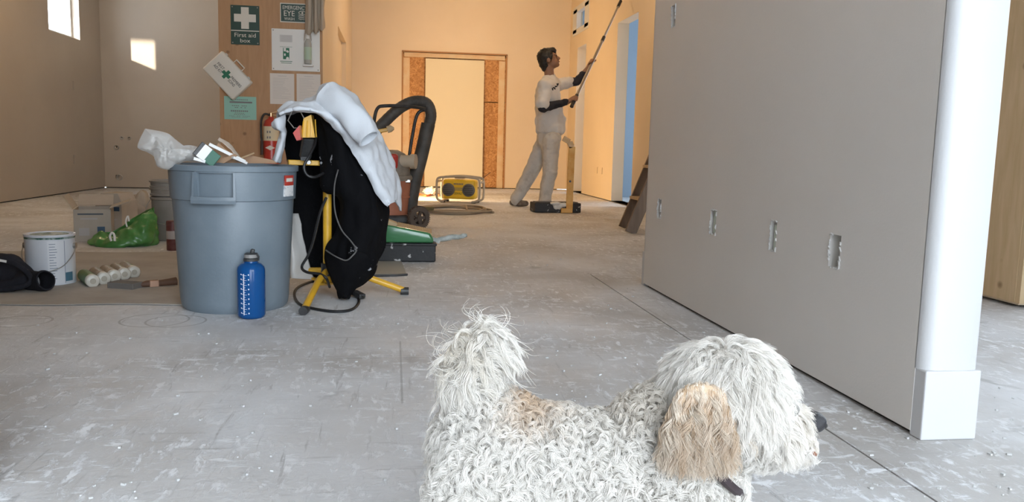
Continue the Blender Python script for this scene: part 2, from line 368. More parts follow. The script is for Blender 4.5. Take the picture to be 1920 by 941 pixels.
# back wall and boarded doorway
bw = struct(panel('wall_back', (XB1, YB, .012), X1, Z1, XD-XB1+.15, ZC-.012, .15, [(.14-XB1, 1.80-XB1, 0, 2.15-.012, None)], PAINTB))
d1 = struct(bpy.data.objects.new('door_1', None)); COL.objects.link(d1); d1.location = (.97, YB, 0)
MB().box((.29, YB+.05, 1.06), (.36, .02, 2.1)).box((.29, YB+.09, 1.06), (.4, .05, 2.12)).build('strand_board', OSB, d1)
MB().box((1.62, YB+.05, .70), (.36, .02, 1.38)).build('strand_board', OSB, d1)
MB().box((1.62, YB+.05, 1.755), (.36, .02, .70)).build('strand_board', OSB, d1)
MB().box((.97, YB+.12, 1.07), (1.7, .02, 2.16)).build('backing_board', OSB, d1)
OVER = mat('overspray_board', (.62, .40, .22), .7, c2=(.66, .52, .34), scale=6)
MB().box((.97, YB+.04, 2.105), (1.62, .025, .07)).build('head_strip', OVER, d1)
MB().box((.20, YB+.035, 1.03), (.10, .02, 2.05)).build('side_strip', OVER, d1)
MB().box((1.735, YB+.035, 1.03), (.10, .02, 2.05)).build('side_strip', OVER, d1)
b = MB()
for x in (.135, 1.805): b.box((x, YB-.004, 1.08), (.02, .012, 2.15))
b.box((.97, YB-.004, 2.155), (1.69, .012, .02)); b.build('casing_edge', mat('raw_edge', (.38, .2, .09), .8), d1)
DRY = mat('drywall_paper', (.72, .63, .45), .8)
ds = MB().box((.97, YB-.03, 1.035), (.94, .014, 2.03), (-.022, 0, 0)).build('drywall_sheet', DRY)
tag(ds, 'cream drywall sheet leaning upright over the boarded doorway', 'drywall sheet')
# wall with doorways on the right
dw = struct(panel('wall_doorways', (XD, YB, .012), -Y1, Z1, YB-3.39, ZC-.012, .15,
    [(YB-13.02, YB-12.42, 0, 2.23, None), (YB-10.65, YB-9.73, 0, 2.28, None), (YB-13.40, YB-12.33, 2.48, 2.87, None), (YB-11.475, YB-11.445, .33, .42, .04), (YB-11.20, YB-11.17, .33, .42, .04)], PAINTB))
w2 = struct(bpy.data.objects.new('window_2', None)); COL.objects.link(w2); w2.location = (XD+.15, 12.87, 2.48)
b = MB()
for y in (12.36, 13.37): b.box((XD+.03, y+(.09 if y < 12.8 else -.09), 2.675), (.07, .28, .36))
for z in (2.50, 2.85): b.box((XD+.03, 12.865, z), (.07, 1.05, .09))
b.build('window_frame', PRIMER, w2)
MB().box((XD+.1, 12.865, 2.675), (.006, 1.0, .36)).build('pane', PANE, w2)
MB().box((1.0, YB+.08, .006), (3.4, .1, .014)).build('gap_block_strip', DARK, bw)  # added strip that keeps the gap below the back wall dark
for y0, y1 in ((3.42, 9.73), (10.65, 12.42), (13.02, 13.6)): MB().box((XD+.09, (y0+y1)/2, .006), (.10, y1-y0, .014)).build('gap_block_strip', DARK, dw)
# room beyond, its bluish daylight painted into the wall colour
struct(panel('wall_beyond_far', (5.6, 14.0, 0), -Y1, Z1, 16, ZC, .15, [(1.0, 2.4, .8, 2.1, None), (3.4, 4.9, .8, 2.1, None), (8, 10.5, .3, 2.6, None)], PAINTBLUELIT))
struct(panel('wall_beyond_end', (XD+.15, YB+.15, 0), X1, Z1, 2.6, ZC, .1, [], PAINTBLUELIT))
struct(panel('wall_beyond_partition', (XD+.152, 11.7, 0), X1, Z1, 1.3, ZC, .1, [], PAINTBLUELIT))
struct(panel('wall_beyond_near', (5.6, 8.6, 0), -X1, Z1, 2.60, ZC, .1, [], PAINTBLUELIT))
b = struct(panel('wall_beyond_skin', (XD+.152, 3.6, 0), Y1, Z1, 10, ZC, .001, [(12.42-3.6, 13.02-3.6, 0, 2.242, None), (9.73-3.6, 10.65-3.6, 0, 2.292, None), (12.33-3.6, 13.40-3.6, 2.49, 2.882, None)], PAINTBLUELIT))
wp = thing('plywood_lining', 'pale knotty plywood lining the end of the wall beyond the white post', 'plywood', (XD, 3.4, 0))
MB().box((XD-.012, 4.2, 1.6), (.018, 1.62, 3.15)).build('face_sheet', PLYL, wp)
MB().box((XD+.10, 3.375, 1.6), (.24, .03, 3.15)).build('end_stud', PLYL, wp)
# long grey wall: slab with cut-outs for boxes, bullnose ends and square base blocks
rw = struct(panel('wall_right', (XR, 4.0, .012), -Y1, Z1, 2.20, ZC-.012, .138,
    [(4-3.825, 4-3.775, .345, .435, .05), (4-3.155, 4-3.095, .34, .435, .03), (4-2.62, 4-2.575, .34, .44, .03), (4-2.235, 4-2.175, .34, .435, .05), (4-3.755, 4-3.70, 1.22, 1.315, .05)], PAINT))
MB().box((XR+.06, 2.87, .008), (.09, 2.2, .016)).build('gap_block_strip', DARK, rw)  # dark strip standing in for shade in the gap at the wall foot
TH = .138
c = MB()
for y, s in ((1.80, -1), (4.0, 1)):                                     # bullnose corner bead, above the base block
    prof = [(XR, y-.002*s)]+[(XR+.032-.032*math.cos(a), y+.036*s*math.sin(a)) for a in [math.pi/2*k/8 for k in range(9)]]+[(XR+TH-.010, y+.036*s), (XR+TH, y+.028*s), (XR+TH, y-.002*s)]
    vs_ = [(x, yy, .168) for x, yy in prof]+[(x, yy, ZC) for x, yy in prof]; k = len(prof)
    c.add(vs_, [tuple(range(k)), tuple(range(k, 2*k))]+[(i, (i+1) % k, k+(i+1) % k, k+i) for i in range(k)])
c.build('bullnose_end', PRIMER, rw, True, 50)
c = MB()
for y, s in ((1.80, -1), (4.0, 1)): c.box((XR+TH/2+.004, y+.019*s, .085), (TH+.006, .046, .17), bev=.004)
c.build('base_block', PRIMER, rw)
TORN = mat('torn_gypsum', (.66, .645, .62), .9, bump=.4, bscale=200)
GREYG = mat('gypsum_core', (.55, .60, .52), .9, bump=.3, bscale=120)
for (yc, z0, z1, w) in ((3.80, .345, .435, .05), (3.125, .34, .435, .06), (2.597, .34, .44, .045), (2.205, .34, .435, .06), (3.727, 1.22, 1.315, .055)):
    b = MB(); r = random.Random(int(yc*100)); z0 += .012; z1 += .012
    for k in range(26):
        t = r.random(); s = r.choice((0, 1, 2, 3))
        y, z = ((yc-w/2, z0+(z1-z0)*t), (yc+w/2, z0+(z1-z0)*t), (yc-w/2+w*t, z0), (yc-w/2+w*t, z1))[s]
        e = r.uniform(.003, .008); v = s < 2
        b.box((XR-.001, y, z), (.003+r.random()*.003, .004 if v else e*1.6, e*2.2 if v else .004), (r.uniform(-.5, .5), r.uniform(-.4, .4), 0))
    b.build('torn_edge', TORN, rw, kind='stuff')
for (yc, w) in ((3.125, .05), (2.597, .035)):
    MB().box((XR+.012, yc-.004, .397), (.012, w*.62, .084)).build('gypsum_plug', GREYG, rw)
for (yc, w) in ((2.205, .06), (3.80, .05)): MB().box((XR+.045, yc+.008, .40), (.008, w*.7, .09)).build('back_paper', GREYG, rw)
# enclosing walls near the camera and behind it, and two unseen sun blockers
struct(panel('wall_left_near', (-3.95, 1.55, .006), X1, Z1, 3.95-.753, ZC, .12, [], PRIMER))
struct(panel('wall_front_left', (-.75, -2, 0), -X1, Z1, 3.2, ZC, .2, [], PAINT))
struct(panel('wall_front_right', (5.7, -2, 0), -X1, Z1, 2.9, ZC, .2, [], PAINT))
struct(MB().box((-1.5, -7, 2.2), (1.4, 9.8, 4.4)).build('sun_block_wall_outside', PRIMER))  # added unseen wall, keeps the sun out of the front opening
struct(MB().box((-5.6, 8.7, 2.95), (2.4, 2.5, .1)).build('sun_block_slab_outside', PRIMER))  # added unseen slab, cuts off the top of the sun patch
# ------------------------------------------------------------------ floor work light, and added warm fill bulbs
def worklamp(x, y, dirv, energy):
    t = thing('floor_work_light', 'yellow halogen work light on the floor behind the shop vacuum', 'work light', (x, y, 0))
    d = Vector(dirv).normalized(); c_ = Vector((x, y, .20)); q = d.to_track_quat('Y', 'Z').to_matrix()
    MB().box(c_-d*.03, (.20, .09, .15), q, .01).build('housing', YELLOW, t)
    em = mat('halogen_glow', (1, .8, .5), .5); e = em.node_tree.nodes['Principled BSDF']; e.inputs['Emission Color'].default_value = (1, .72, .4, 1); e.inputs['Emission Strength'].default_value = 30
    MB().box(c_+d*.02, (.16, .006, .11), q).build('lens', em, t)
    b = MB(); b.tube([c_+q @ Vector(p) for p in ((-.13, 0, 0), (-.13, 0, -.18), (.13, 0, -.18), (.13, 0, 0))], .009, 8); b.build('stand', BLACKP, t)
    l = light('work_light_beam', 'SPOT', c_+d*.05, energy, WARM, spot_size=2.3, spot_blend=.6, shadow_soft_size=.06); aim(l, d); return t
worklamp(-.02, 10.3, (.8, .8, -.06), 260)
GLOW = mat('fill_bulb_glow', (1, .85, .6), .5); _e = GLOW.node_tree.nodes['Principled BSDF']; _e.inputs['Emission Color'].default_value = (1, .75, .45, 1); _e.inputs['Emission Strength'].default_value = 12
for (x, y, en, lab) in ((.9, 11.4, 38, 'near the boarded doorway'), (-2.7, 8.3, 36, 'near the plywood block'), (1.7, 8.2, 30, 'above the painter'), (-1.6, 5.0, 7, 'over the paint supplies')):  # unseen bulbs added to warm the far and left parts
    t = thing('warm_fill_bulb', 'added warm fill bulb in a cage on the ceiling '+lab, 'bulb', (x, y, ZC))
    MB().lathe([(.05, 0), (.05, -.03), (.022, -.04), (.022, -.09)], (x, y, ZC), 16).build('socket', WHITE, t)
    MB().ell((x, y, ZC-.13), (.033, .033, .045)).build('bulb', GLOW, t)
    b = MB()
    for k in range(6):
        a = k*math.pi/3; b.tube([(x+r_*math.cos(a), y+r_*math.sin(a), ZC+z_) for r_, z_ in ((.025, -.06), (.055, -.10), (.05, -.17), (.005, -.20))], .002, 5)
    b.build('cage', YELLOW, t)
    light('warm_fill_bulb_light', 'POINT', (x, y, ZC-.24), en, (1, .70, .40), shadow_soft_size=.05)
# ------------------------------------------------------------------ plywood board and what hangs on it
pb = MB().box(((XB0+XB1)/2, YP+.01, 1.6), (XB1-XB0, .02, 3.18)).build('plywood_board', PLY)
tag(pb, 'tan plywood board covered with safety signs and notices', 'plywood')
SCREW = mat('screw_head', (.3, .28, .25), .4, .8)
def board(name, x0, y0, x1, y1, th, m, label, cat, bev=.004, group=None, off=0., parent_it=True):
    a, c_ = P(x0, y0, YP-off), P(x1, y1, YP-off); t = thing(name, label, cat, ((a.x+c_.x)/2, YP-off-th/2, min(a.z, c_.z)), group)
    MB().box(((a.x+c_.x)/2, YP-off-th/2, (a.z+c_.z)/2), (abs(c_.x-a.x), th, abs(a.z-c_.z)), bev=bev if bev < th/2 else th*.45).build('plate' if th > .0015 else 'sheet', m, t)
    return t, Vector(((a.x+c_.x)/2, YP-off-th, (a.z+c_.z)/2)), abs(c_.x-a.x), abs(a.z-c_.z)
def screws(t, o, w, h, inset=.016):
    for sx in (-1, 1):
        for sz in (-1, 1): MB().cyl((o.x+sx*(w/2-inset), o.y-.002, o.z+sz*(h/2-inset)), (o.x+sx*(w/2-inset), o.y+.001, o.z+sz*(h/2-inset)), .006, 10).build('screw', SCREW, t)
LETTER = mat('sign_white', (.70, .66, .58), .5)
t, o, w, h = board('first_aid_sign', 432, 9, 487, 85, .004, GREEN, 'dark green first aid box sign with large white cross', 'sign')
cz_ = o.z+h*.18; k = w*.38; q = w*.135
MB().prism([(-q, -k), (q, -k), (q, -q), (k, -q), (k, q), (q, q), (q, k), (-q, k), (-q, q), (-k, q), (-k, -q), (-q, -q)], (o.x, o.y, cz_), X1, Z1, .001).build('white_cross', LETTER, t)
MB().box((o.x, o.y-.0005, o.z-h*.145), (w*.98, .001, .008)).build('white_line', LETTER, t)
text('First aid', 'lettering', o+Z1*(-h*.255), X1, Z1, w*.74, h*.105, LETTER, t, lift=.001); text('box', 'lettering', o+Z1*(-h*.395), X1, Z1, w*.35, h*.095, LETTER, t, lift=.001); screws(t, o, w, h)
t, o, w, h = board('eye_wash_sign', 525, 5, 581, 44, .004, LETTER, 'green and white emergency eye wash sign half behind a rag', 'sign')
MB().box((o.x, o.y-.0004, o.z), (w*.94, .0012, h*.9)).build('green_field', GREEN, t)
text('EMERGENCY', 'lettering', o+Z1*(h*.27)-X1*.0, X1, Z1, w*.82, h*.19, LETTER, t, lift=.0016); text('EYE', 'lettering', o+Vector((-w*.19, 0, -h*.03)), X1, Z1, w*.36, h*.27, LETTER, t, lift=.0016); text('WASH', 'lettering', o+Vector((-w*.19, 0, -h*.31)), X1, Z1, w*.34, h*.14, LETTER, t, lift=.0016)
e = o+Vector((w*.25, -.0012, h*.02)); b = MB(); b.tube([e+Vector((w*.12*math.cos(a), 0, h*.09*math.sin(a))) for a in [2*math.pi*k/20 for k in range(20)]], .0028, 6, closed=True); b.ell(e, (.009, .002, .009))
for k in range(3):
    z = -h*(.14+.09*k); b.tube([e+Vector((dx*w, 0, z+dz*h)) for dx, dz in ((-.13, .03), (-.05, -.03), (0, .01), (.06, -.03), (.13, .03))], .0028, 6)
b.build('eye_symbol', LETTER, t)
t, o, w, h = board('eye_wash_station', 509, 53, 600, 135, .006, WHITE, 'white eye wash station board with a small clear bottle', 'safety board'); screws(t, o, w, h)
STBG = mat('print_grey', (.60, .59, .57), .6)
MB().box((o.x-w*.2, o.y-.0005, o.z+h*.27), (w*.26, .001, h*.17)).build('printed_notice', STBG, t)
for k in range(5): MB().box((o.x-w*.2, o.y-.0012, o.z+h*(.33-.03*k)), (w*.2, .001, h*.006)).build('print_line', INKL, t)
MB().box((o.x-w*.2, o.y-.0005, o.z-h*.09), (w*.13, .001, h*.27)).build('green_pictogram', GREEN2, t)
b = MB(); g0 = Vector((o.x-w*.2, o.y-.0012, o.z-h*.09)); b.box(g0+Vector((-.012, 0, .035)), (.02, .001, .03)); b.box(g0+Vector((.012, 0, .02)), (.022, .001, .018), (0, .6, 0)); b.ell(g0+Vector((.012, 0, -.045)), (.014, .001, .016)); b.box(g0+Vector((-.012, 0, -.01)), (.014, .001, .02)); b.build('pictogram_figure', WHITE, t)
text('EMERGENCY EYEWASH', 'lettering', o+Vector((-w*.2, 0, h*.07)), X1, Z1, w*.25, h*.02, GREEN2, t, lift=.001); MB().box((o.x-w*.2, o.y-.0005, o.z-h*.275), (w*.25, .001, h*.014)).box((o.x-w*.2, o.y-.0005, o.z-h*.315), (w*.22, .001, h*.012)).build('print_line', GREEN2, t)
bt = thing('eye_wash_bottle', 'small clear squeeze bottle with pale green label held on the eye wash board', 'bottle', (o.x+w*.26, o.y-.03, o.z-h*.3))
bx = o.x+w*.26; by = o.y-.040; bz = o.z-h*.33
CLEARP = mat('clear_plastic', (.62, .62, .58), .2, trans=.35, ior=1.3)
MB().lathe([(.03, 0), (.033, .01), (.033, h*.48), (.026, h*.55), (.014, h*.58), (.014, h*.60)], (bx, by, bz), 20).build('bottle_body', CLEARP, bt, True)
MB().lathe([(.019, 0), (.019, .05), (.012, .062), (.004, .066)], (bx, by, bz+h*.60), 16).build('cap', WHITE, bt, True)
MB().lathe([(.0337, h*.10), (.0337, h*.40)], (bx, by, bz), 24, capb=False, capt=False).build('label_wrap', mat('pale_green_label', (.42, .54, .42), .6), bt)
b = MB(); b.tube([(bx-.032, by, bz+h*.56), (bx-.026, by-.01, bz+h*.73), (bx, by-.014, bz+h*.79), (bx+.026, by-.01, bz+h*.73), (bx+.032, by, bz+h*.56)], .0035, 6); b.build('wire_strap', STEEL, bt)
MB().box((bx, by+.008, bz-.012), (.095, .05, .018), bev=.004).build('holder_shelf', WHITE, t)
for (x0, y0, x1, y1, lab) in ((506, 137, 552, 196, 'cream paper notice with a ruled table under the eye wash board'), (556, 138, 601, 197, 'cream paper notice of plain text beside the ruled notice')):
    t, o, w, h = board('paper_notice', x0, y0, x1, y1, .001, PAPER, lab, 'notice', bev=0)
    b = MB(); rr = random.Random(x0)
    b.box((o.x, o.y-.0004, o.z+h*.42), (w*.36, .0006, h*.012))
    for k in range(14):
        ww = w*rr.uniform(.3, .75); b.box((o.x-w*.38+ww/2, o.y-.0004, o.z+h*(.34-.05*k)), (ww, .0006, h*.007))
    b.build('print', INKL, t, kind='stuff')
t, o, w, h = board('green_notice', 420, 180, 481, 225, .001, mat('mint_paper', (.32, .58, .49), .8), 'mint green paper notice pinned below the first aid kit', 'notice', bev=0)
MB().box((o.x+w*.02, o.y-.0005, o.z+h*.25), (w*.70, .0008, h*.07)).build('black_bar', INK, t)
b = MB()
for z_, w_, h_ in ((.36, .55, .035), (.10, .48, .03), (.02, .42, .03), (-.13, .55, .06), (-.22, .3, .022), (-.28, .36, .022), (-.35, .66, .015), (-.40, .5, .015)):
    n_ = int(w_*18)
    for k in range(n_):
        if random.random() < .82: b.box((o.x+(k/n_-.5)*w_*w, o.y-.0004, o.z+h*z_), (w_*w/n_*.72, .0006, h*h_))
b.build('print', INK, t, kind='stuff')
# first aid kit box, hung crooked
kc = P(427.5, 142, YP-.03); ang = math.radians(-46.5); kx = Vector((math.cos(ang), 0, math.sin(ang))); ky = Vector((-math.sin(ang), 0, math.cos(ang)))
kl, ks, kd = .385, .245, .075
t = thing('first_aid_kit', 'white first aid kit case hanging tilted with black lettering and green cross', 'first aid kit', (kc.x, YP-.03, kc.z-.2))
R_ = Matrix((kx, Vector((0, 1, 0)), ky)).transposed(); kcen = Vector((kc.x, YP-.002-kd/2, kc.z)); KITW = mat('kit_white', (.72, .69, .62), .45)
MB().box(kcen+Vector((0, kd*.26, 0)), (kl, kd*.48, ks), R_, .014, 3).build('case_back', KITW, t, True); MB().box(kcen-Vector((0, kd*.25, 0)), (kl*.99, kd*.5, ks*.99), R_, .016, 3).build('case_lid', KITW, t, True)
fo = kcen-Vector((0, kd*.5, 0)); BLK = mat('print_black', (.02, .025, .02), .7)
for bd, du, dv, w_, h_ in (('FIRST', -.095, .018, .075, .026), ('AID KIT', -.095, -.018, .095, .026), ('PREMIERS', .095, .018, .12, .026), ('SOINS', .075, -.018, .075, .026)):
    text(bd, 'lettering', fo+kx*du+ky*dv, kx, ky, w_, h_, BLK, t, lift=.0015)
k, q = .042, .015
MB().prism([(-q, -k), (q, -k), (q, -q), (k, -q), (k, q), (q, q), (q, k), (-q, k), (-q, q), (-k, q), (-k, -q), (-q, -q)], fo-kx*.01-Vector((0, .0005, 0)), kx, ky, .001).build('green_cross', GREEN2, t)
b = MB(); b.tube([kcen+kx*dx+ky*dy for dx, dy in ((-.05, ks/2-.002), (-.05, ks/2+.035), (.05, ks/2+.035), (.05, ks/2-.002))], .006, 8); b.build('handle', KITW, t)
for s in (-.14, .14): MB().box(kcen+kx*s+ky*(ks/2+.004), (.025, .03, .012), R_).build('latch', STEEL, t)
# rag hanging over the sign
RAG = mat('rag_cloth', (.45, .38, .30), .9, bump=.3, bscale=200)
rows = []
for i, py in enumerate((-40, 0, 30, 58)):
    rows.append([P(574-i*1.0, py+4, YP-.05), P(580, py+8, YP-.09), P(586, py, YP-.05), P(592, py+6, YP-.10), P(598, py-2, YP-.06), P(604, py, YP-.10), P(608.5, py-6, YP-.05)])
rg = net('hanging_rag', rows, 16, 40, RAG, None, .006, (.012, (20, 20, 4))); tag(rg, 'beige rag hanging down over the eye wash sign', 'rag')
MB().cyl(P(590, -36, YP-.06)-Y1*.02, P(590, -36, YP-.0), .006).build('hook', STEEL, rg)
# fire extinguisher
ex = P(509, 303, YP-.09); ez = P(509, 222, YP-.09).z; t = thing('fire_extinguisher', 'red fire extinguisher with cream label hanging by the plywood board', 'fire extinguisher', (ex.x, ex.y, ex.z-.12))
RED = mat('extinguisher_red', (.48, .045, .03), .3); er = .07; bz = ex.z-.10; H_ = ez-bz
MB().lathe([(.05, 0), (er, .02), (er, H_-.06), (er*.8, H_-.02), (er*.35, H_), (er*.3, H_+.02)], (ex.x, ex.y, bz), 28).build('cylinder', RED, t, True)
zl0 = P(509, 264, YP-.09).z-bz; zl1 = P(509, 237, YP-.09).z-bz
lb = MB().lathe([(er+.0012, zl0), (er+.0012, zl1)], (ex.x, ex.y, bz), 28, capb=False, capt=False).build('label_band', mat('cream_label', (.70, .60, .42), .6), t)
for k in range(5):
    for r_ in range(2): MB().box((ex.x-.045+.022*k, ex.y-er-.0015+abs(k-2)**2*.0055, bz+zl0+.03+.05*r_), (.013, .002, .02), (0, 0, (k-2)*.32)).build('label_pictogram', INK, lb)
zd = P(509, 277, YP-.09).z; MB().prism([(-.045, 0), (0, -.022), (.045, 0), (0, .022)], (ex.x, ex.y-er-.003, zd), X1, Z1, .0012).build('white_diamond', LETTER, t)
BRASS = mat('brass', (.55, .36, .2), .35, .9)
MB().cyl((ex.x, ex.y, bz+H_+.01), (ex.x, ex.y, bz+H_+.05), .022).box((ex.x+.03, ex.y, bz+H_+.055), (.13, .02, .012), (0, -.25, 0), .003).box((ex.x+.03, ex.y, bz+H_+.03), (.11, .02, .01), (0, .1, 0), .003).build('valve_handle', BRASS, t)
b = MB(); b.tube(curve([(ex.x-.01, ex.y-.02, bz+H_+.03), P(496, 214, YP-.13), P(490, 226, YP-.13), P(489.5, 250, YP-.13), P(491, 266, YP-.13)], 20), .010, 8); b.build('hose', BLACKP, t, True)
MB().cyl(P(491, 264, YP-.13), P(491, 290, YP-.13), .014, 10).build('nozzle', mat('brown_plastic', (.06, .03, .02), .5), t)
MB().box((ex.x, YP-.014, bz+H_*.8), (.05, .036, .06)).build('wall_bracket', STEEL, t)
# ------------------------------------------------------------------ trash can
CX, CY = -.638, 3.50
t = thing('trash_can', 'big grey plastic trash can full of scraps with moulded side handle', 'trash can', (CX, CY, 0))
GREYP = mat('grey_plastic', (.150, .190, .225), .42, c2=(.185, .225, .26), scale=5, bump=.05, bscale=90)
prof = [(.10, .012), (.196, .0), (.207, .012), (.212, .04), (.234, .437), (.2335, .440), (.241, .443), (.2465, .548), (.246, .552), (.2535, .554), (.2545, .574), (.250, .577), (.244, .575), (.240, .56), (.232, .44), (.205, .05), (.10, .04)]
can_mb = MB().lathe(prof, (CX, CY, 0), 72)
def onc(a, z, r): return Vector((CX+r*math.sin(a), CY-r*math.cos(a), z))     # a = 0 faces -Y
aw, a0 = .31, -.11
hd = MB()
zt, zb = .552, .452
def shell(a_, z, r): return onc(a_, z, r)
def slab(mb, aa, ab, za, zb_, r0, r1, r0b=None, r1b=None, n=8):
    r0b = r0 if r0b is None else r0b; r1b = r1 if r1b is None else r1b; vs_ = []
    for i in range(n+1):
        a_ = aa+(ab-aa)*i/n; vs_ += [onc(a_, za, r0), onc(a_, za, r1), onc(a_, zb_, r1b), onc(a_, zb_, r0b)]
    fs = [(0, 1, 2, 3), (4*n+3, 4*n+2, 4*n+1, 4*n)]
    for i in range(n):
        for k in range(4): fs.append((4*i+k, 4*i+(k+1) % 4, 4*i+4+(k+1) % 4, 4*i+4+k))
    mb.add(vs_, fs)
can_mb.f = [f for f in can_mb.f if not (len(f) == 4 and min(can_mb.v[i][2] for i in f) > .442 and max(can_mb.v[i][2] for i in f) < .5482 and math.hypot(can_mb.v[f[0]][0]-CX, can_mb.v[f[0]][1]-CY) > .2405 and all(abs(math.atan2(can_mb.v[i][0]-CX, CY-can_mb.v[i][1])-a0) < aw*.95 for i in f))]
can_mb.build('body', GREYP, t, True, 35)
pk = MB(); slab(pk, a0-aw*.98, a0+aw*.98, .446, .556, .172, .175, .176, .179); slab(pk, a0-aw*.98, a0+aw*.98, .440, .4435, .175, .262)
for s_ in (-1, 1): slab(pk, a0+s_*aw*.93-.012, a0+s_*aw*.93+.012, .441, .552, .175, .245, .175, .250, 2)
slab(pk, a0-aw*.98, a0+aw*.98, .549, .553, .175, .252); pk.build('handle_pocket', GREYP, t)
slab(hd, a0-aw, a0-aw*.90, zb-.016, zt, .240, .272, .240, .260, 2); slab(hd, a0+aw*.90, a0+aw, zb-.016, zt, .240, .272, .240, .260, 2)
slab(hd, a0-aw, a0+aw, zb-.018, zb-.004, .240, .273, .240, .276); slab(hd, a0-aw, a0+aw, zb-.006, zb+.008, .267, .276, .265, .273)
hd.build('handle', GREYP, t, True, 30)
sa = 1.19; st_ = MB(); slab(st_, sa-.14, sa+.14, .457, .540, .2400, .2478, .2400, .2492); sl = st_.build('sticker', mat('sticker_white', (.72, .72, .72), .4, c2=(.45, .47, .5), scale=60, ramp=(.55, .6)), t)
b = MB(); slab(b, sa-.14, sa+.14, .500, .540, .2405, .2489, .2405, .2497); b.build('red_field', RED, sl)
b = MB(); slab(b, sa-.10, sa+.10, .515, .529, .2485, .2497, .2485, .2501); b.build('white_oval', LETTER, sl)
# rubbish in the can
SCR = 'scraps sticking out of the trash can'
BAGM = mat('clear_bag_film', (.70, .68, .65), .28, alpha=.62, trans=.0, bump=.35, bscale=28)
def crumple(name, c_, rad, amp, sc, m, parent=None, sub=5, seed=0, flat=None):
    b = bmesh.new(); bmesh.ops.create_icosphere(b, subdivisions=sub, radius=1)
    for v in b.verts:
        d = v.co.normalized(); s = Vector((seed*3.1, seed*1.7, seed))
        k = 1-amp+amp*2*abs(noise.noise(d*sc+s))+amp*.8*abs(noise.noise(d*sc*2.3+s))
        v.co = Vector((d.x*rad[0]*k, d.y*rad[1]*k, d.z*rad[2]*k))+Vector(c_)
        if flat is not None: v.co.z = max(v.co.z, flat)
    me = bpy.data.meshes.new(name); b.to_mesh(me); b.free(); me.polygons.foreach_set('use_smooth', [True]*len(me.polygons)); return obj(name, me, m, parent)
YC = CY-.14
t = thing('plastic_bag', 'crumpled clear plastic bag spilling over the trash can rim', 'plastic bag', (P(320, 305, YC).x, YC, .58))
def film(name, outline, c_, n, m, parent, Y0, dep, seed):            # crumpled film sheet bulging towards and away
    k = len(outline); rings = 9; vs_ = []; fs = []
    ol = [Vector(crom([Vector((*p, 0)) for p in outline+[outline[0]]], i/n)) for i in range(n)]
    cc = Vector((*c_, 0))
    for sgn in (1, -1):
        base = len(vs_)
        for r in range(rings+1):
            f = r/rings
            for p in ol:
                q = cc.lerp(p, f); bul = (1-f**2.2)
                nz = noise.noise(Vector((q.x*.06+seed, q.y*.06, sgn)))+.6*noise.noise(Vector((q.x*.15, q.y*.15+seed, sgn)))
                ww = P(q.x, q.y, Y0-sgn*dep*bul*(1+.7*nz)); vs_.append(ww)
        for r in range(rings):
            for i in range(n):
                j = (i+1) % n; qd = (base+r*n+i, base+r*n+j, base+(r+1)*n+j, base+(r+1)*n+i); fs.append(qd if sgn > 0 else qd[::-1])
    return MB().add(vs_, fs).build(name, m, parent, True, 60)
film('bag_body', [(272, 241), (258, 272), (264, 281), (275, 285), (290, 295), (294, 311), (314, 318), (330, 312), (345, 303), (372, 299), (372, 283), (348, 275), (330, 262), (312, 249)], (308, 278), 70, BAGM, t, YC, .045, 2)
film('bag_fold', [(292, 275), (288, 290), (296, 309), (316, 316), (332, 306), (348, 296), (330, 283), (322, 272), (306, 268)], (312, 292), 60, BAGM, t, YC-.03, .035, 7)
film('bag_fold', [(340, 274), (346, 300), (380, 302), (383, 282), (366, 274), (352, 272)], (360, 288), 50, BAGM, t, YC+.02, .03, 11)
def inbar(a, c_, w, th): return MB().bar(P(*a), P(*c_), w, th, bev=.001)
def stick(name, a, c_, w, th, m, label): return tag(inbar(a, c_, w, th).build(name, m), label, 'scrap', SCR)
CARD = mat('cardboard', (.42, .26, .16), .85, c2=(.36, .22, .13), scale=8)
WTRIM = mat('white_trim', (.82, .81, .79), .4)
stick('trim_offcut', (392, 270, CY-.12), (460, 303, CY-.10), .012, .012, WTRIM, 'long white trim offcut poking out above the green box')
stick('trim_offcut', (436, 295, CY-.16), (462, 306, CY-.13), .02, .01, WTRIM, 'short white trim offcut lying at the trash can rim')
stick('trim_offcut', (363, 297, CY-.2), (385, 303, CY-.19), .014, .012, WTRIM, 'white stick end beside the clear bag')
stick('wooden_stick', (440, 301, CY-.1), (476, 287, CY), .006, .006, mat('stick_wood', (.50, .34, .2), .7), 'thin wooden stir stick leaning out of the trash can')
c_ = P(388, 290, CY-.17); t = thing('paint_box', 'small green and white carton tipped in the trash can', 'carton', (c_.x, c_.y, c_.z-.04)); Rb = Euler((0, math.radians(38), .25)).to_matrix()
MB().box(c_, (.085, .05, .055), Rb, .002).build('carton_body', mat('carton_green', (.03, .14, .09), .5), t)
MB().box(c_+Rb @ Vector((-.014, -.003, 0)), (.034, .052, .0562), Rb, .001).build('white_panel', WTRIM, t); MB().box(c_+Rb @ Vector((-.036, -.003, 0)), (.014, .053, .057), Rb, .001).build('black_panel', BLACKP, t)
for i, (pl, lab) in enumerate((([(396, 290), (410, 268), (430, 285), (462, 305), (400, 305)], 'torn brown cardboard scrap behind the white trim'), ([(404, 303), (440, 288), (446, 292), (420, 306)], 'narrow brown cardboard strip across the rim'), ([(445, 304), (470, 291), (512, 300), (520, 306), (450, 306)], 'low brown cardboard scrap near the work light bar'))):
    yy = CY-.06-.05*(i == 1)+.08*(i == 2); b = MB(); q = [P(x, y, yy) for x, y in pl]; o_ = q[0]; b.prism([((p-o_).x, (p-o_).z) for p in q], o_, X1, Z1, .006); tag(b.build('cardboard_scrap', CARD), lab, 'scrap', SCR)
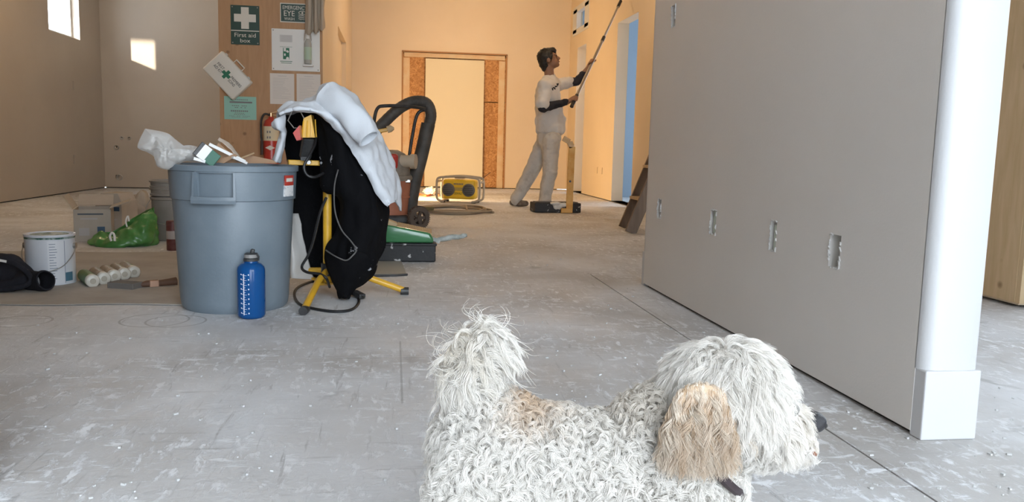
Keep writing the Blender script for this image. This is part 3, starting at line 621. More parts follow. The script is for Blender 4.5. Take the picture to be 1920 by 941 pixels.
b = [[P(408, 262, CY), P(420, 270, CY-.02), P(436, 285, CY), P(446, 300, CY)], [P(411, 258.5, CY+.02), P(430, 268, CY+.03), P(444, 285, CY+.04), P(458, 302, CY+.04)]]
tag(net('paper_scrap', b, 6, 20, mat('masking_paper', (.62, .52, .43), .8), None, .002, (.004, (30, 30, 30))), 'curled pale masking paper rising behind the trim offcut', 'scrap', SCR)
# filler so that the can is full
tag(crumple('scrap_heap', (CX+.01, CY+.05, .50), (.14, .12, .06), .25, 3, CARD, None, 4, 5), 'heap of brown paper scraps filling the trash can', 'scrap')
# ------------------------------------------------------------------ water bottle
bp_ = G(466, 600); WX, WY = bp_.x+.003, bp_.y+.053
t = thing('water_bottle', 'large blue water bottle with black flip cap in front of the trash can', 'water bottle', (WX, WY, 0))
BLUE = mat('blue_plastic', (.012, .13, .42), .12, trans=.45, ior=1.35)
MB().lathe([(.040, .0), (.048, .004), (.052, .014), (.052, .185), (.049, .197), (.038, .208), (.026, .213), (.024, .222)], (WX, WY, 0), 48).build('bottle_body', BLUE, t, True, 50)
MB().lathe([(.036, .003), (.0505, .014), (.0505, .160), (.036, .1602)], (WX, WY, 0), 48).build('water', mat('blue_water', (.012, .20, .55), .1, trans=.35, ior=1.33), t, True, 50)
MB().lathe([(.0275, .219), (.0275, .228), (.024, .229), (.024, .246), (.018, .25)], (WX, WY, 0), 28).box((WX+.006, WY, .255), (.014, .02, .018), (0, .2, 0), .003).build('cap', BLACKP, t, True)
MB().lathe([(.0245, .232), (.0245, .244)], (WX, WY, 0), 28, capb=False, capt=False).build('cap_band', mat('grey_cap', (.28, .27, .26), .4), t)
b = MB(); b.tube([(WX+.028, WY-.003, .222), (WX+.03, WY-.006, .235), (WX+.022, WY-.01, .25)], .004, 6); b.build('carry_loop', BLACKP, t)
b = MB()
def onb(a_, z): return Vector((WX+.0524*math.sin(a_), WY-.0524*math.cos(a_), z))
for k in range(17):
    z = .022+.0092*k; w_ = .20 if k % 2 == 0 else .11
    for i in range(3): b.bar(onb(-.36+w_*i/3, z), onb(-.36+w_*(i+1)/3, z), .0012, .0006, (0, 1, 0))
    if k % 2 == 0:
        for i in range(3): b.bar(onb(-.40-w_*i/3*.9, z+.002), onb(-.40-w_*(i+1)/3*.9, z+.002), .0012, .0006, (0, 1, 0))
        b.box(onb(-.02, z+.003), (.004, .0006, .005)); b.box(onb(-.6, z+.004), (.004, .0006, .004), (0, 0, -.6))
b.bar(onb(-.36, .018), onb(-.36, .175), .0014, .0006, (0, 1, 0)); b.bar(onb(-.41, .018), onb(-.41, .175), .0014, .0006, (0, 1, 0)); b.build('volume_scale', mat('print_white', (.8, .85, .9), .5), t, kind='stuff')
# ------------------------------------------------------------------ tripod work light with clothes
TC = Vector((P(614, 520, 3.72).x, 3.72, 0))
t = thing('tripod_work_light', 'yellow tripod work light stand draped with clothes beside the trash can', 'work light', TC)
YELT = YELLOW
hub = Vector((TC.x, TC.y, .11))
MB().cyl((TC.x, TC.y, .06), (TC.x, TC.y, .84), .019, 16).build('post', YELT, t, True)
MB().cyl(hub-Z1*.02, hub+Z1*.035, .028, 16).build('collar', BLACKP, t, True)
feet = [G(568, 584, .015), G(766, 546, .015), G(500, 528, .015)]
for i, fp in enumerate(feet):
    d = (fp-Vector((TC.x, TC.y, 0))); d.z = 0; mid = hub+d*.38-Z1*.015; 
    lg = MB().tube([hub+d*.05, mid, fp+Z1*.005-d*.06], [.0145, .0145, .0145], 12).build('leg', YELT, t, True)
    MB().cyl(fp-d*.10+Z1*.002, fp+d*.0+Z1*.001, .018, 14).build('rubber_foot', BLACKP, lg, True)
    br = MB().bar(Vector((TC.x, TC.y, .05)), hub+d*.42-Z1*.03, .018, .008).build('brace', YELT, t)
MB().bar(P(540, 304, 3.66), P(606, 306, 3.70), .035, .022, bev=.003).build('crossbar', YELT, t)
ck = P(580, 304, 3.63); MB().cyl(ck, ck-Y1*.03, .009, 10).build('wing_bolt', STEEL, t)
# lamp head
lc = P(578, 236, 3.60); lh = MB(); 
wv = [P(570, 222, 3.56), P(586, 216, 3.60), P(593, 258, 3.60), P(566, 258, 3.55)]
lh.prism([((p-wv[0]).x, (p-wv[0]).z) for p in wv][::-1], wv[0]-Y1*.02, X1, Z1, -.11); head = lh.build('lamp_housing', YELT, t)
b = MB()
for k in range(4):
    f = k/3; b.bar(P(569+22*f, 224+3*(1-f), 3.535), P(566+27*f, 257, 3.525), .003, .003)
b.build('cooling_fins', YELT, head, kind='stuff')
MB().prism([((p-wv[0]).x, (p-wv[0]).z) for p in [P(555, 250, 3.56), P(567, 236, 3.56), P(569, 262, 3.56), P(562, 264, 3.56)]], wv[0]-Y1*.03, X1, Z1, .08).build('lamp_front', RED, head)
b = MB(); w_ = lambda x, y, Y: P(x, y, Y)
for Y_ in (3.52, 3.62): b.tube([w_(566, 240, Y_), w_(551, 240, Y_), w_(540, 226, Y_), w_(547, 209, Y_), w_(562, 207, Y_), w_(570, 222, Y_)], .0025, 6)
for a_ in ((551, 240), (540, 226), (547, 209)): b.tube([w_(*a_, 3.52), w_(*a_, 3.62)], .0025, 6)
b.build('wire_guard', STEEL, head)
MB().bar(P(578, 258, 3.58), P(572, 295, 3.62), .045, .03, bev=.004).build('pivot_bracket', BLACKP, head); MB().bar(P(573, 294, 3.62), P(573, 301, 3.62), .05, .035).build('clamp', BLACKP, head)
CORD = mat('black_cord', (.012, .012, .013), .5)
b = MB(); b.tube(curve([P(592, 258, 3.60), P(590, 272, 3.55), P(580, 292, 3.50), P(570, 312, 3.48), P(576, 328, 3.48), P(590, 332, 3.49), P(606, 325, 3.54)], 40), .006, 8); b.build('lamp_cord', CORD, t, True)
b = MB(); g_ = lambda x, y, z=.006: G(x, y, z)
b.tube(curve([P(612, 370, 3.66), P(600, 400, 3.66), P(588, 450, 3.67), P(578, 478, 3.67), P(566, 500, 3.67), P(575, 510, 3.63), P(600, 514, 3.6), P(612, 522, 3.58), g_(618, 538, .05)], 60), .006, 8); b.build('lamp_cord', CORD, t, True)
fc = MB(); fc.tube(curve([g_(622, 530, .03), g_(590, 527), g_(560, 538), g_(552, 553), g_(562, 570), g_(590, 579), g_(630, 584), g_(660, 580), g_(673, 566), g_(668, 553), g_(655, 546, .03), g_(640, 540, .05)], 90), .006, 8)
fc.build('lamp_cord', CORD, t, True)
MB().bar(G(664, 548, .02), G(680, 556, .015), .03, .022, bev=.004).build('plug', BLACKP, t)
MB().cyl(G(678, 555, .018), G(685, 559, .016), .003).build('plug_prong', STEEL, t)
# black jacket
def jacket_mat():
    m = splat_mat('black_fabric', (.0035, .0035, .0045), (.42, .42, .44), 15, .655, .9); return m
JK = mat('black_fleece', (.004, .004, .005), .95, spec=.15, bump=.2, bscale=160)
JKS = jacket_mat(); JKS.node_tree.nodes['Principled BSDF'].inputs['Specular IOR Level'].default_value = .15
t = thing('black_jacket', 'black zip jacket spotted with white paint hanging on the tripod stand', 'jacket', (TC.x, TC.y, .1))
L_ = [(205, 530, 600), (250, 531, 640), (310, 541, 660), (380, 546, 650), (440, 550, 650), (480, 556, 645), (500, 563, 640), (521, 588, 640)]
net('back_panel', [[P(a, y, 3.84), P(a+(c_-a)*.3, y-3, 3.90), P(a+(c_-a)*.6, y, 3.86), P(c_, y, 3.80)] for y, a, c_ in L_], 30, 24, JK, t, .012, (.012, (14, 14, 5)))
rowsB = [(213, 592, 630), (240, 594, 655), (270, 596, 680), (310, 600, 702), (345, 605, 716), (372, 630, 722), (400, 632, 725), (440, 628, 721), (465, 618, 720), (490, 616, 713), (515, 620, 694), (535, 630, 674), (557, 643, 650)]
net('front_panel', [[P(a, y, 3.66), P(a+(c_-a)*.25, y, 3.585), P(a+(c_-a)*.55, y, 3.56), P(a+(c_-a)*.8, y, 3.60), P(c_, y, 3.72)] for y, a, c_ in rowsB], 60, 40, JKS, t, .014, (.032, (11, 11, 5)))
net('side_panel', [[P(c_-2, y, 3.71), P(c_-14, y, 3.82), P(c_-40, y, 3.90), P(c_-60, y, 3.88)] for y, a, c_ in rowsB[:9]], 30, 16, JK, t, .012, (.012, (12, 12, 5)))
net('hem_flap', [[P(611, 470, 3.575), P(628, 480, 3.53), P(650, 489, 3.51), P(668, 472, 3.53)], [P(616, 492, 3.58), P(636, 500, 3.53), P(662, 500, 3.51), P(690, 480, 3.55)], [P(622, 520, 3.59), P(640, 528, 3.54), P(662, 524, 3.53), P(692, 512, 3.58)], [P(634, 545, 3.60), P(645, 558, 3.57), P(655, 553, 3.57), P(672, 537, 3.60)]], 24, 26, JKS, t, .012, (.008, (18, 18, 8)))
b = MB(); b.tube(curve([P(634, 318, 3.53), P(627, 350, 3.545), P(628, 395, 3.55), P(640, 430, 3.53), P(658, 452, 3.51), P(668, 468, 3.50), P(660, 480, 3.49), P(648, 488, 3.495), P(628, 480, 3.51), P(611, 469, 3.55)], 70), .0032, 6); b.build('zipper', mat('zip_grey', (.16, .155, .15), .4, .5), t, True)
# white sweatshirt
HOOD = mat('white_cotton', (.66, .69, .73), .9, bump=.15, bscale=220, spec=.2)
t = thing('white_sweatshirt', 'white sweatshirt thrown over the black jacket on the tripod', 'sweatshirt', (TC.x, TC.y-.1, .6))
S = [((521, 209), (525, 215)), ((546, 191), (553, 208)), ((585, 183), (588, 214)), ((609, 159), (622, 236)), ((645, 168), (648, 266)), ((690, 216), (668, 294)), ((714, 256), (688, 324)), ((733, 302), (704, 356)), ((742, 342), (718, 379)), ((741, 374), (728, 386))]
cols = []
for i, ((ax, ay), (cx_, cy_)) in enumerate(S):
    f = i/9; dy = .06*f; th = math.sin(math.pi*min(f*1.25+.12, 1))*.07+.02
    lp = lambda u: (ax+(cx_-ax)*u, ay+(cy_-ay)*u)
    cols.append([P(ax-6+2*i, ay+22, 3.83+dy), P(ax, ay+2, 3.74+dy), P(*lp(.12), 3.66+dy), P(*lp(.4), 3.60-th*.6+dy*.6), P(*lp(.75), 3.56-th+dy*.5), P(*lp(1), 3.565-th*.7+dy*.5)])
net('body', [list(r) for r in zip(*cols)], 40, 110, HOOD, t, .010, (.015, (15, 15, 11)))
b = MB(); path = curve([P(612, 178, 3.56), P(640, 198, 3.50), P(664, 222, 3.47), P(682, 247, 3.45), P(692, 260, 3.435)], 26)
def cloth_tube(name, path, rr, m, parent, amp, n=28, th=.006, flat=.7):
    vs_ = []; fs = []; nn = len(path)
    for layer in (0, 1):
        for i, p in enumerate(path):
            tt = (path[min(i+1, nn-1)]-path[max(i-1, 0)]).normalized(); a = tt.cross(Y1).normalized(); c_ = tt.cross(a); r = rr(i/(nn-1))-layer*th
            for k in range(n):
                an = 2*math.pi*k/n; q = a*math.cos(an)+c_*math.sin(an)*flat; vs_.append(p+q*(r+amp*noise.noise((p+q*r)*18)))
    for layer in (0, 1):
        for i in range(nn-1):
            for k in range(n):
                f = (layer*nn*n+i*n+k, layer*nn*n+i*n+(k+1) % n, layer*nn*n+(i+1)*n+(k+1) % n, layer*nn*n+(i+1)*n+k); fs.append(f if not layer else f[::-1])
    e = (nn-1)*n
    for k in range(n): fs.append((e+k, e+(k+1) % n, nn*n+e+(k+1) % n, nn*n+e+k))
    return MB().add(vs_, fs).build(name, m, parent, True, 70)
cloth_tube('sleeve', path, lambda u: .062-.014*u, HOOD, t, .012)
cloth_tube('cuff', curve([P(683, 249, 3.448), P(691.5, 260, 3.433)], 6), lambda u: .044+.003*u, HOOD, t, .0, flat=.75)
net('hood', [[P(606, 166, 3.64), P(612, 157, 3.66), P(630, 160, 3.66), P(660, 178, 3.66), P(690, 214, 3.68)], [P(606, 182, 3.56), P(618, 172, 3.55), P(642, 180, 3.53), P(672, 202, 3.55), P(697, 232, 3.60)], [P(616, 194, 3.53), P(634, 196, 3.50), P(656, 212, 3.50), P(680, 232, 3.53), P(700, 252, 3.58)]], 18, 40, HOOD, t, .014, (.010, (16, 16, 12)))
net('hanging_sleeve', [[P(511, 230, 3.60), P(520, 222, 3.57), P(534, 213, 3.58)], [P(513, 237, 3.60), P(523, 240, 3.56), P(534, 238, 3.60)], [P(527, 246, 3.62), P(531, 250, 3.59), P(535, 252, 3.64)], [P(521, 272, 3.63), P(527, 275, 3.60), P(532, 276, 3.65)], [P(512, 302, 3.64), P(517, 304, 3.60), P(524, 305, 3.66)]], 30, 16, HOOD, t, .012, (.006, (30, 30, 20)))
# clear plastic drop hanging beside the can, low behind the jacket
dp = net('plastic_sheet', [[P(538, 400, 3.78), P(546, 400, 3.76), P(560, 400, 3.80)], [P(536, 480, 3.78), P(548, 480, 3.75), P(575, 480, 3.80)], [P(536, 520, 3.78), P(552, 522, 3.74), P(590, 524, 3.79)]], 14, 16, BAGM, None, .003, (.012, (20, 20, 8))); tag(dp, 'pale plastic sheet crumpled between trash can and tripod leg', 'plastic sheet')
# ------------------------------------------------------------------ shop vacuum
VY = 7.0
vc = P(727, 412, VY); vb = Vector((vc.x, VY, 0)); t = thing('shop_vacuum', 'rusty red shop vacuum with black push handle behind the clothes', 'vacuum cleaner', vb)
RUST = mat('faded_red_plastic', (.42, .15, .085), .5, c2=(.50, .20, .12), scale=6)
GREYD = mat('dusty_grey_plastic', (.20, .17, .14), .6, c2=(.30, .26, .21), scale=12); HOSE = mat('dusty_black_hose', (.045, .04, .035), .6, c2=(.09, .08, .07), scale=10)
zt_ = P(750, 338, VY).z
MB().lathe([(.13, .09), (.165, .10), (.172, .2), (.176, zt_*.62), (.186, zt_*.625), (.186, zt_*.66), (.182, zt_*.67), (.192, zt_)], vb, 40).build('tank', RUST, t, True, 35)
hz = zt_
hd_ = MB().lathe([(.20, 0), (.205, .02), (.20, .04), (.185, .05), (.175, .16), (.14, .22), (.08, .25)], vb+Z1*hz, 36).build('motor_head', GREYD, t, True, 40)
pc = P(752, 302, VY-.10); MB().cyl(pc, pc+Vector((.10, -.03, 0)), .05, 20).cyl(pc+Vector((.08, -.024, 0)), pc+Vector((.12, -.036, 0)), .06, 20).build('hose_port', mat('cream_plastic', (.52, .44, .33), .5), t, True, 40)
MB().box(vb+Vector((.16, -.10, hz+.0)), (.05, .05, .03), None, .006).build('latch', STEEL, t)
MB().box(vb+Vector((.03, -.17, hz+.16)), (.10, .06, .12), (.2, 0, .2), .02).build('red_switch_box', RED, hd_)
MB().box(vb+Vector((.10, -.02, .065)), (.36, .34, .07), None, .02).build('base', BLACKP, t)
wc = G(785, 431); wc = Vector((wc.x, wc.y+.05, .093)); wx = Vector((.45, -.9, 0)).normalized()
mxw = Matrix.Translation(wc) @ Vector(wx).to_track_quat('Z', 'Y').to_matrix().to_4x4()
b = MB().lathe([(.055, -.022), (.088, -.022), (.093, -.012), (.093, .012), (.088, .022), (.055, .022), (.055, -.022)], n=40, mx=mxw, capb=False, capt=False)
TYR = mat('dusty_tyre', (.10, .075, .06), .8); wh = b.build('wheel', TYR, t, True, 40)
b = MB()
for k in range(40):
    a_ = 2*math.pi*k/40; b.box(mxw @ Vector((.093*math.cos(a_), .093*math.sin(a_), 0)), (.008, .006, .04), (mxw.to_3x3() @ Matrix.Rotation(a_, 3, 'Z')))
b.build('tread', TYR, wh, kind='stuff')
b = MB().lathe([(.02, -.02), (.02, .026)], n=16, mx=mxw); 
for k in range(5): a_ = 2*math.pi*k/5; b.bar(mxw @ Vector((0, 0, 0)), mxw @ Vector((.058*math.cos(a_), .058*math.sin(a_), 0)), .022, .02, wx)
b.build('wheel_hub', TYR, wh)
MB().cyl(wc, wc-wx*.30, .012).build('axle', STEEL, t)
b = MB(); b.tube(curve([P(700, 262, VY-.14), P(702, 224, VY-.16), P(708, 203, VY-.17), P(722, 198.5, VY-.17), P(760, 199, VY-.12), P(792, 203, VY-.05), P(798, 205, VY+.0)], 50), .014, 10); b.tube(curve([P(800, 205, VY), P(786, 210, VY+.0), P(779, 225, VY), P(772, 262, VY), P(766, 300, VY), P(758, 345, VY)], 40), .014, 10)
b.tube([P(700, 262, VY-.14), P(700, 330, VY-.12)], .014, 10); b.build('push_handle', BLACKP, t, True)
path = curve([P(705, 245, VY-.1), P(735, 215, VY-.06), P(757, 198, VY-.03), P(780, 190, VY), P(800, 194, VY+.02), P(808, 214, VY+.02), P(803, 240, VY+.02), P(790, 290, VY+.02), P(776, 345, VY+.02), P(768, 400, VY+.03)], 160)
b = MB(); b.tube(path, [.047+.0008*math.sin(i*1.6) for i in range(160)], 16); b.build('hose', HOSE, t, True, 60)
MB().tube(curve([P(803, 232, VY+.02), P(790, 290, VY+.02), P(776, 345, VY+.02), P(767, 405, VY+.03)], 12), .058, 16).build('hose_wand', HOSE, t, True, 60)
t = thing('dust_brush', 'small yellow handled dust brush with cream tip on the vacuum', 'brush', P(722, 245, VY-.22))
MB().bar(P(706, 247, VY-.22), P(727, 243, VY-.22), .055, .03, bev=.006).build('handle', YELLOW, t); MB().tube([P(726, 243, VY-.22), P(733, 241, VY-.22), P(739, 241, VY-.22)], [.028, .028, .010], 12).build('tip', mat('cream_bristle', (.55, .42, .26), .8), t, True)
# ------------------------------------------------------------------ green scraper tray on black bin
a_, c_ = G(700, 490), G(816, 492); Yt = c_.y; t = thing('roller_bin', 'black paint spattered roller bin under a green plastic tray', 'paint bin', ((a_.x+c_.x)/2, Yt+.1, 0))
x0, x1 = P(690, 480, Yt).x, P(817, 480, Yt).x; zt_ = P(770, 456, Yt).z
b = MB().box(((x0+x1)/2, Yt+.11, zt_/2+.002), (x1-x0, .22, zt_-.004), None, .006).box(((x0+x1)/2, Yt+.11, zt_-.008), (x1-x0+.012, .235, .014), None, .004)
b.build('bin_body', BLACKSPLAT, t)
GRT = mat('green_plastic', (.045, .19, .075), .22); GRT.node_tree.nodes['Principled BSDF'].inputs['Coat Weight'].default_value = .3
t = thing('green_tray', 'glossy green plastic paint tray resting upside down on the black bin', 'paint tray', ((x0+x1)/2, Yt+.1, zt_))
p_ = [(x0, zt_+.002), (x1-.012, zt_+.002), (x1-.016, zt_+.030), (P(806, 437, Yt).x, P(806, 437, Yt).z), (P(740, 424, Yt).x, P(740, 424, Yt).z), (x0, P(715, 416, Yt).z)]
bb = bmesh.new(); vv = [bb.verts.new((x, Yt-.002, z)) for x, z in p_]+[bb.verts.new((x, Yt+.20, z+.0)) for x, z in p_]; k = 6
bb.faces.new(vv[:k]); bb.faces.new(vv[k:][::-1])
for i in range(k): bb.faces.new((vv[i], vv[k+i], vv[k+(i+1) % k], vv[(i+1) % k]))
bmesh.ops.recalc_face_normals(bb, faces=bb.faces); bmesh.ops.bevel(bb, geom=bb.edges[:], offset=.012, segments=3, profile=.5, affect='EDGES'); MB().bm(bb).build('tray_shell', GRT, t, True, 50)
RIB = mat('cream_wood_rib', (.50, .36, .2), .6); b = MB(); n_ = 20
for k in range(n_):
    f = k/(n_-1); q = P(746+62*f, 426+13*f, Yt+.03); b.bar(q-Y1*.0, q+Vector((.004, .12, .012)), .009, .014)
b.build('ribbed_ramp', RIB, t, kind='stuff')
MB().box(P(733, 419, Yt+.06), (.07, .10, .035), (0, .35, 0), .006).build('cream_block', RIB, t)
t = thing('caked_brush', 'grey paint caked brush lying beyond the green tray', 'brush', G(845, 460)); CAKED = mat('caked_paint', (.30, .33, .31), .6, c2=(.52, .55, .52), scale=25, bump=.6, bscale=60)
q = [P(818, 449, Yt+.12), P(832, 448, Yt+.12), P(846, 444, Yt+.12), P(860, 444, Yt+.12), P(873, 441, Yt+.12)]
b = MB()
for i in range(4): b.cap(q[i], q[i+1], (.010, .018, .018, .016)[i], (.018, .018, .016, .014)[i])
organic('handle', b, .006, CAKED, t, 2, lumps=(.004, 60)); MB().bar(P(816, 453, Yt+.12), P(819, 447, Yt+.12), .03, .05).build('tray_clip', CAKED, t)
fb = MB(); fb.prism([((p-G(700, 512)).x, (p-G(700, 512)).y) for p in (G(690, 516), G(762, 516), G(752, 490), G(690, 490))], G(700, 512)+Z1*.004, X1, Y1, .003); fb = fb.build('vinyl_offcut', mat('grey_vinyl', (.34, .32, .28), .6)); tag(fb, 'flat grey vinyl offcut lying in front of the black bin', 'offcut')
MB().tube([G(690, 517, .005), G(740, 516, .006), G(764, 514.5, .007)], .006, 8).build('rolled_edge', BLACKP, fb)
# ------------------------------------------------------------------ jobsite radio
RY = 10.05; rc = Vector((P(862, 380, RY).x, RY, 0)); t = thing('jobsite_radio', 'yellow and black jobsite radio in a grey roll cage on the floor', 'radio', rc)
YEL2 = mat('radio_yellow', (.88, .56, .03), .4); RG = mat('radio_grey', (.16, .14, .12), .5); CAGE = mat('cage_grey', (.42, .36, .28), .5)
rot = Euler((0, 0, math.radians(-18))).to_matrix(); rp = lambda x, y, z: rc+rot @ Vector((x, y, z))
RW, RH = .40, .235
MB().box(rp(0, .02, .16), (RW, .18, RH), rot, .03, 3).build('body', YEL2, t, True); MB().box(rp(0, .09, .16), (RW*.98, .10, RH*.98), rot, .03, 3).build('back_shell', RG, t, True)
for sx in (-1, 1):
    b = MB().lathe([(.078, 0), (.078, .018), (.066, .026), (.060, .012), (.02, .02), (.0, .024)], n=28, mx=Matrix.Translation(rp(sx*.125, -.07, .155)) @ rot.to_4x4() @ Matrix.Rotation(math.pi/2, 4, 'X'), capt=False); sp = b.build('speaker', RG, t, True)
    b = MB()
    for k in range(5): b.box(rp(sx*.125, -.098, .11+.022*k), (.12-.018*abs(k-2), .006, .006), rot)
    b.build('grille', BLACKP, sp, kind='stuff')
MB().box(rp(0, -.075, .225), (.13, .014, .05), rot, .006).build('control_panel', YEL2, t)
for k in range(6): MB().box(rp(-.05+.02*k, -.085, .225), (.012, .006, .02), rot).build('button', RG, t)
for k in range(2): MB().box(rp(0, -.082, .175-.02*k), (.11, .006, .008), rot).build('trim_slot', RG, t)
text('DEWALT', 'lettering', rp(0, -.073, .112), rot @ X1, Z1, .10, .026, BLK, t, lift=.004)
b = MB()
for sx in (-1, 1):
    for y in (-.10, .14):
        b.tube(curve([rp(sx*.17, y, .015), rp(sx*.24, y, .03), rp(sx*.262, y, .08), rp(sx*.262, y, .25), rp(sx*.235, y, .295), rp(sx*.16, y, .305)], 16), .014, 8)
    b.tube([rp(sx*.262, -.10, .25), rp(sx*.262, .14, .25)], .014, 8); b.tube([rp(sx*.2, -.10, .018), rp(sx*.2, .14, .018)], .014, 8)
for y in (-.10, .14): b.tube(curve([rp(-.17, y, .305), rp(-.05, y, .315), rp(.05, y, .315), rp(.17, y, .305)], 10), .014, 8)
b.build('roll_cage', CAGE, t, True); MB().box(rp(0, .0, .30), (.12, .10, .025), rot, .01).build('carry_grip', CAGE, t)
MB().cyl(rp(.22, .14, .27), rp(.34, .16, .37), .004, 6).build('antenna', BLACKP, t)
for sx in (-1, 1):
    for sy in (-.08, .12): MB().box(rp(sx*.19, sy, .010), (.05, .04, .02), rot, .004).build('foot', BLACKP, t)
# cords on the floor near the radio
COILM = mat('tan_hose', (.36, .28, .19), .7); rr_ = random.Random(3); b = MB(); cc = G(850, 396); pts = []
for k in range(160):
    a_ = k/160*2*math.pi*4.2; s_ = 1+.12*math.sin(a_*1.7)+.08*math.sin(a_*.6); pts.append(Vector((cc.x+.34*s_*math.cos(a_), cc.y+.42*s_*math.sin(a_), .012+.012*(k/160)*2+.006*math.sin(a_*2.3))))
b.tube(pts, .011, 8); co = b.build('coiled_hose', COILM, None, True); tag(co, 'tan hose lying coiled on the floor before the radio', 'hose')
MB().tube(curve([pts[-1], G(880, 398, .02), G(905, 397, .012), G(926, 398, .012)], 20), .011, 8).build('hose_end', COILM, co, True)
for i, (q, nm) in enumerate((([(770, 366), (785, 364), (800, 367), (815, 362), (822, 366)], 'orange extension cord trailing across the floor behind the vacuum'),)):
    b = MB(); b.tube(curve([G(x, y, .012) for x, y in q], 30), .014, 8); tag(b.build('extension_cord', mat('orange_cord', (.60, .14, .05), .6), None, True), nm, 'cord')
wb = G(808, 368); tag(crumple('crumpled_paper', (wb.x, wb.y+.25, .06), (.10, .08, .062), .3, 2.5, mat('white_paper', (.68, .62, .55), .8), None, 4, 3, flat=.002), 'crumpled white paper on the floor beside the orange cord', 'paper')
b = MB(); b.box(G(798, 391, .055), (.16, .06, .035), (0, 0, .3), .008); q = b.build('cord_reel', mat('olive_tool', (.14, .12, .05), .6)); tag(q, 'small olive tool lying on the coiled hose', 'tool')
# ------------------------------------------------------------------ stand-up scraper: black pan with an orange bent bar
SY = 8.6; a_, c_ = P(1001, 400, SY), P(1089, 400, SY); t = thing('floor_scraper', 'black paint caked floor pan with upright orange bar by the painter', 'floor tool', ((a_.x+c_.x)/2, SY+.1, 0)); xm = (a_.x+c_.x)/2; w_ = c_.x-a_.x
MB().box((xm, SY+.13, .055), (w_, .24, .10), (0, 0, .06), .008).build('pan', BLACKSPLAT, t)
MB().box((xm, SY+.13, .107), (w_*.9, .16, .012), (0, 0, .06), .003).build('pan_lid', BLACKP, t)
organic('paint_blob', MB().ell((xm+.0, SY+.012, .07), (.05, .02, .04)).ell((xm+.06, SY+.012, .085), (.05, .02, .025)).ell((xm-.02, SY+.02, .10), (.07, .04, .018)), .008, mat('white_paint_blob', (.62, .60, .55), .5), t, 3, lumps=(.008, 30))
ORG = mat('orange_bar', (.62, .30, .04), .5, c2=(.72, .42, .12), scale=10); q = [P(1067, 400, SY), P(1068, 350, SY), P(1071, 300, SY), P(1072.5, 275, SY), P(1068, 266, SY), P(1056, 259, SY)]
for i in range(3): pass
MB().bar(q[0]+Z1*.005, q[2], .070, .022, (0, 1, 0), .003).bar(q[2], q[3], .070, .022, (0, 1, 0), .003).build('upright_bar', ORG, t)
MB().bar(q[3]-Z1*.01, q[4], .060, .022, (0, 1, 0), .003).bar(q[4], q[5], .055, .022, (0, 1, 0), .003).build('bent_grip', mat('taped_grip', (.55, .38, .2), .7, c2=(.66, .5, .32), scale=20), t)
MB().cyl(P(1069, 340, SY-.012), P(1069, 340, SY-.02), .012, 10).build('bolt', BLACKP, t); MB().box(q[0]+Vector((-.03, -.01, .03)), (.12, .025, .05), None, .004).build('foot_plate', ORG, t)
# ------------------------------------------------------------------ wooden step ladder behind the grey wall
f1 = G(1182, 437); f2 = G(1213, 445)
t = thing('step_ladder', 'worn wooden step ladder standing behind the end of the grey wall', 'ladder', f1)
dx = Vector((.395, .02, 1.0))
for fp in (f1, f1+Vector((.06, .42, 0))): MB().bar(fp+Z1*.002, fp+dx*1.25, .095, .026, (0, 1, 0), .003).build('front_rail', LADW, t)
for k in range(4):
    p0 = f1+dx*(.27+.27*k); MB().box(p0+Vector((.05, .21, 0)), (.10, .44, .025), None, .002).build('tread_board', PLYL, t)
fb_ = f1+Vector((.95, .05, 0))
for fp in (fb_, fb_+Vector((0, .36, 0))): MB().bar(fp+Z1*.002, f1+dx*1.22+Vector((.05, fp.y-fb_.y+.02, 0)), .05, .026, (0, 1, 0), .003).build('back_rail', LADW, t)
MB().box(f1+dx*1.26+Vector((.02, .21, 0)), (.22, .48, .03), None, .003).build('top_board', LADW, t)
# ------------------------------------------------------------------ paint supplies on the left
pc = G(80, 538); PCX, PCY = pc.x, pc.y+.10
t = thing('paint_can', 'white metal paint can with wire handle beside the dark coat', 'paint can', (PCX, PCY, 0))
CANW = mat('can_white', (.60, .62, .66), .4, c2=(.66, .68, .72), scale=5); PH = .232
MB().lathe([(.098, 0), (.102, .004), (.102, PH-.012), (.105, PH-.010), (.106, PH), (.098, PH), (.096, PH-.008), (.085, PH-.009), (.083, PH-.004), (.0, PH-.004)], (PCX, PCY, 0), 44, capt=False).build('can_body', CANW, t, True, 35)
def onp(a_, z, r=.1025): return Vector((PCX+r*math.sin(a_), PCY-r*math.cos(a_), z))
def patch(mb, a0_, a1_, z0, z1, r=.1028, n=6):
    for i in range(n):
        f0, f1_ = a0_+(a1_-a0_)*i/n, a0_+(a1_-a0_)*(i+1)/n; mb.add([onp(f0, z0, r), onp(f1_, z0, r), onp(f1_, z1, r), onp(f0, z1, r)], [(0, 1, 2, 3)])
GRB = mat('green_band', (.03, .10, .075), .5, c2=(.30, .36, .34), scale=18, ramp=(.5, .56)); b = MB(); patch(b, -math.pi, math.pi, PH-.020, PH-.012, .1034, 40); b.build('green_rim_band', GRB, t)
MB().lathe([(.0, PH-.003), (.080, PH-.003), (.080, PH-.0035)], (PCX, PCY, 0), 30, capb=False).build('lid', GRB, t)
b = MB(); patch(b, .25, .95, .012, .205); lb = b.build('paper_label', mat('label_white', (.70, .71, .74), .5), t)
b = MB()
for k in range(14):
    aw_ = random.uniform(.15, .32); patch(b, .32, .32+aw_, .19-.012*k, .193-.012*k, .1031, 3)
patch(b, .93, .955, .012, .205, .1031, 1); patch(b, .34, .48, .02, .03, .1031, 3); b.build('label_print', mat('can_print', (.20, .24, .30), .6), lb, kind='stuff')
b = MB(); patch(b, .96, 1.35, .02, .06); b.build('blue_print', mat('can_blue', (.08, .18, .25), .5), t)
